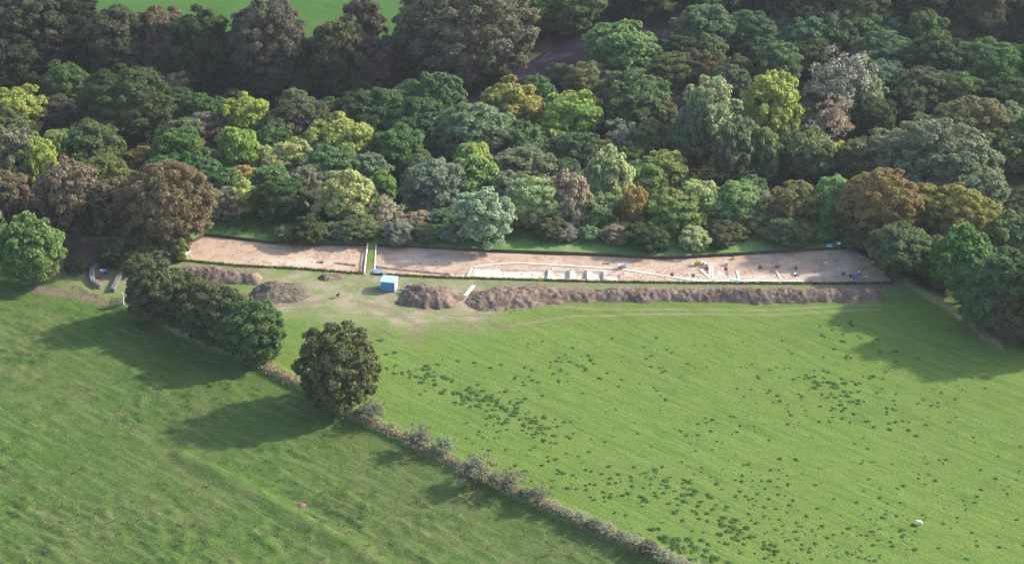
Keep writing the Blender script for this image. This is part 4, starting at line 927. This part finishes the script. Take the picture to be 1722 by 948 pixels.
# flat sheet, sign, tarps
def sheet(u, v, w, d, mat, label, name='tarpaulin', zf=None, z=0, seed=1, hgt=.25):
    x, y = flat(u, v, z); zz = (zf or Hs)(x, y); gx = np.linspace(-w / 2, w / 2, 14); gy = np.linspace(-d / 2, d / 2, 12); A, B = np.meshgrid(gx, gy, indexing='ij')
    e = np.minimum(w / 2 - abs(A), d / 2 - abs(B)); Zs = .03 + hgt * np.clip(e * 2.5, 0, 1) * (.4 + fbm(A * 2.2 + seed, B * 2.2, seed, 3)); ii = np.arange(A.size).reshape(A.shape)
    q = np.stack([ii[:-1, :-1], ii[1:, :-1], ii[1:, 1:], ii[:-1, 1:]], -1).reshape(-1, 4)
    o = link(name, npmesh(name, np.stack([A, B, Zs], -1).reshape(-1, 3), q, True), mat); o.location = (x, y, zz + .01); m = o.modifiers.new('thickness', 'SOLIDIFY'); m.thickness = .02; return tag(o, label, 'tarpaulin')
sheet(1395, 414, 1.2, .9, M['teal'], 'teal tarpaulin bundle on the far lip near the trench corner', hgt=.45, seed=3)
sheet(1388, 441, .9, .7, M['paleblue'], 'small white sheet lying in the shaded part of the trench', zf=floor_z, z=-.5, seed=5)
sheet(1236, 471, 1.4, .5, M['paleblue'], 'pale blue sheet lying on the straight walkway', zf=lambda x, y: floor_z(x, y) + .12, z=-.45, seed=7, hgt=.06)
x, y = flat(1410, 417); root = empty('notice_board', (x, y, Hs(x, y)), 0); tag(root, 'small white notice board on a post behind the trench corner', 'sign')
MB().box((0, 0, .95), (.55, .04, .36)).build('panel', M['white'], root); MB().tube([(0, .04, -.2), (0, .04, 1.1)], .03, 6).build('post', M['wood'], root)
for u, v, l in ((617, 463, 'yellow survey stake at the near left corner of the grass baulk'), (628, 463, 'yellow survey stake at the near right corner of the grass baulk')):
    x, y = flat(u, v); root = empty('survey_stake', (x, y, Hs(x, y)), 0); tag(root, l, 'stake', 'yellow stakes at the grass baulk'); MB().tube([(0, 0, -.2), (0, 0, .75), (0, 0, .9)], [.03, .03, .005], 6).build('shaft', M['yellow'], root); MB().box((.1, 0, .7), (.2, .01, .12)).build('flag', M['yellow'], root)
x, y = flat(908.5, 475); root = empty('survey_tripod', (x, y, Hs(x, y)), 0); tag(root, 'yellow survey tripod on the near lip of the trench', 'tripod')
for k in range(3): MB().tube([(.45 * math.cos(k * 2.094 + .5), .45 * math.sin(k * 2.094 + .5), -.05), (.05 * math.cos(k * 2.094 + .5), .05 * math.sin(k * 2.094 + .5), 1.2)], [.05, .04], 6).build('leg', M['yellow'], root)
MB().lathe((0, 0, 1.18), [(0, 0), (.1, 0), (.1, .05), (.07, .06), (.07, .22), (0, .24)], 10).build('head', M['yellow'], root)
# ------------------------------------------------------------------ curved stone wall, gate and posts at the left
def rubble_wall(px, label, h, w, seed):
    pts = [flat(*p) for p in px]; x0, y0 = pts[0]; z0 = Hs(x0, y0); root = empty('rubble_wall', (x0, y0, z0)); tag(root, label, 'wall', 'curved stone wall by the track')
    r = np.random.default_rng(seed); L = sum(math.hypot(b2[0] - a[0], b2[1] - a[1]) for a, b2 in zip(pts[:-1], pts[1:]))
    meshes = []
    for k in range(4):
        d = unit(r.normal(size=(40, 3))); import bmesh
        bm = bmesh.new(); [bm.verts.new(tuple(q * np.array([.5, .4, .35]))) for q in unit(np.sign(d) * np.abs(d) ** .6)]
        bmesh.ops.convex_hull(bm, input=bm.verts); m = bpy.data.meshes.new('stone'); bm.to_mesh(m); bm.free(); m.materials.append(M['stone']); meshes.append(m)
    for course in range(int(h / .28)):
        s = r.uniform(0, .3)
        while s < L:
            sz = r.uniform(.4, .75); x, y, a = pt_on(pts, min(s + sz / 2, L))
            for side in (-1, 1):
                k = side * w * .25 * (1 - .12 * course); o = link('stone', meshes[r.integers(4)], None, root)
                o.location = (x - math.sin(a) * k - x0, y + math.cos(a) * k - y0, Hs(x, y) - z0 + .1 + course * .27); o.rotation_euler = (r.normal() * .15, r.normal() * .15, a + r.normal() * .2); o.scale = (sz * 1.15, w * .75, .48)
            s += sz * 1.0
rubble_wall([(168, 446), (158, 452), (154, 464), (156, 476), (168, 484)], 'curved pale stone wall forming the left side of the ring by the track', .9, .9, 3)
rubble_wall([(210, 452), (203, 464), (197, 476), (190, 490)], 'pale stone wall forming the right side of the ring by the track', .9, .9, 4)
x, y = flat(198, 517); root = empty('field_gate', (x, y, Hs(x, y)), math.radians(-8)); tag(root, 'dark field gate across the track by the hedge trees', 'gate')
for k in range(5): MB().box((0, 0, .28 + k * .22), (2.0, .05, .09)).build('bar', M['wood'], root)
for sx in (-1, 0, 1): MB().box((sx * .97, .055, .72), (.08, .05, 1.1)).build('stile', M['wood'], root)
MB().tube([(-.95, -.06, .25), (.95, -.06, 1.15)], .035, 5).build('brace', M['wood'], root)
for u, v, hh, l in ((187, 517, 1.4, 'dark wooden gatepost left of the field gate'), (208, 518, 2.2, 'tall pale wooden gatepost right of the field gate')):
    x, y = flat(u, v); root = MB().box((0, 0, hh / 2 - .2), (.24, .24, hh), 0, .9).box((0, 0, hh - .2 + .04), (.22, .22, .08), 0, .3).build('gatepost', M['wood'] if hh < 2 else M['board']); root.location = (x, y, Hs(x, y)); tag(root, l, 'post')
for i, (u, v) in enumerate([(100, 458), (110, 460), (120, 462), (132, 464), (143, 467)]):
    x, y = flat(u, v); o = MB().box((0, 0, .45), (.12, .12, 1.3), 0, .85).box((0, 0, 1.13), (.1, .1, .06), 0, .2).build('fence_post', M['wood']); o.location = (x, y, Hs(x, y)); tag(o, f"wooden fence post left of the stone ring, {ORD[i]} from the lit tree", 'post', 'fence posts left of the stone ring')
# ------------------------------------------------------------------ sheep and the red soil patch
x, y = flat(1547, 880); root = empty('sheep', (x, y, Hs(x, y)), math.radians(170), (.82, .82, .82)); tag(root, 'single white sheep standing in the sunny pasture', 'sheep')
me = bpy.data.meshes.new('body'); 
sk = [(0, 0, .55), (.32, 0, .56), (-.36, 0, .57), (.5, 0, .68), (.62, 0, .76), (.76, 0, .66)] + [(.28, .12, .34), (.30, .12, .0), (.28, -.12, .34), (.33, -.12, .0), (-.34, .12, .36), (-.31, .12, .18), (-.36, .12, 0), (-.34, -.12, .36), (-.29, -.12, .18), (-.34, -.12, 0), (-.5, 0, .5)]
ed = [(0, 1), (0, 2), (1, 3), (3, 4), (4, 5), (1, 6), (6, 7), (1, 8), (8, 9), (2, 10), (10, 11), (11, 12), (2, 13), (13, 14), (14, 15), (2, 16)]
rad = [.26, .24, .25, .14, .11, .06, .07, .035, .07, .035, .08, .04, .035, .08, .04, .035, .05]
me.from_pydata(sk, ed, []); o = link('body', me, M['wool'], root); m = o.modifiers.new('skin', 'SKIN')
for i, r_ in enumerate(rad): me.skin_vertices[0].data[i].radius = (r_, r_)
me.skin_vertices[0].data[0].use_root = True
m2 = o.modifiers.new('smooth', 'SUBSURF'); m2.levels = 2; m2.render_levels = 2
for s in (-1, 1): e_ = MB().lathe((0, 0, 0), [(0, -.09), (.03, -.05), (.035, 0), (0, .08)], 7).build('ear', M['wool'], root, True); e_.location = (.62, s * .12, .80); e_.rotation_euler = (s * 1.3, 0, 0)
x, y = flat(505.5, 849); gx = np.linspace(-.75, .75, 22); A, B = np.meshgrid(gx, gx, indexing='ij'); rr = np.hypot(A, B); z = .26 * np.clip(1 - (rr / .62) ** 2, -.4, 1) * (.6 + .7 * fbm(A * 4, B * 4, 3, 3)) ; ii = np.arange(A.size).reshape(A.shape); q = np.stack([ii[:-1, :-1], ii[1:, :-1], ii[1:, 1:], ii[:-1, 1:]], -1).reshape(-1, 4)
o = link('soil_mound', npmesh('soil_mound', np.stack([A, B, z], -1).reshape(-1, 3), q, True), M['redsoil']); o.location = (x, y, float(H(np.array([x]), np.array([y]), True)[0]) + .1); tag(o, 'small round reddish mound of bare soil in the rough pasture', 'soil mound')

# ------------------------------------------------------------------ air
hz = MB().box((0, 100, 73), (3600, 3600, 186)).build('haze', None); hz['kind'] = 'stuff'; tag(hz, 'thin bluish haze in the air over the valley', 'haze')
t = NT('haze'); pv = t.n('ShaderNodeVolumePrincipled'); pv.inputs['Color'].default_value = (.80, .88, 1.0, 1); pv.inputs['Density'].default_value = 0.00006; pv.inputs['Anisotropy'].default_value = 0.2
oo = t.n('ShaderNodeOutputMaterial'); t.l(pv.outputs[0], oo.inputs['Volume']); hz.data.materials.append(t.m)
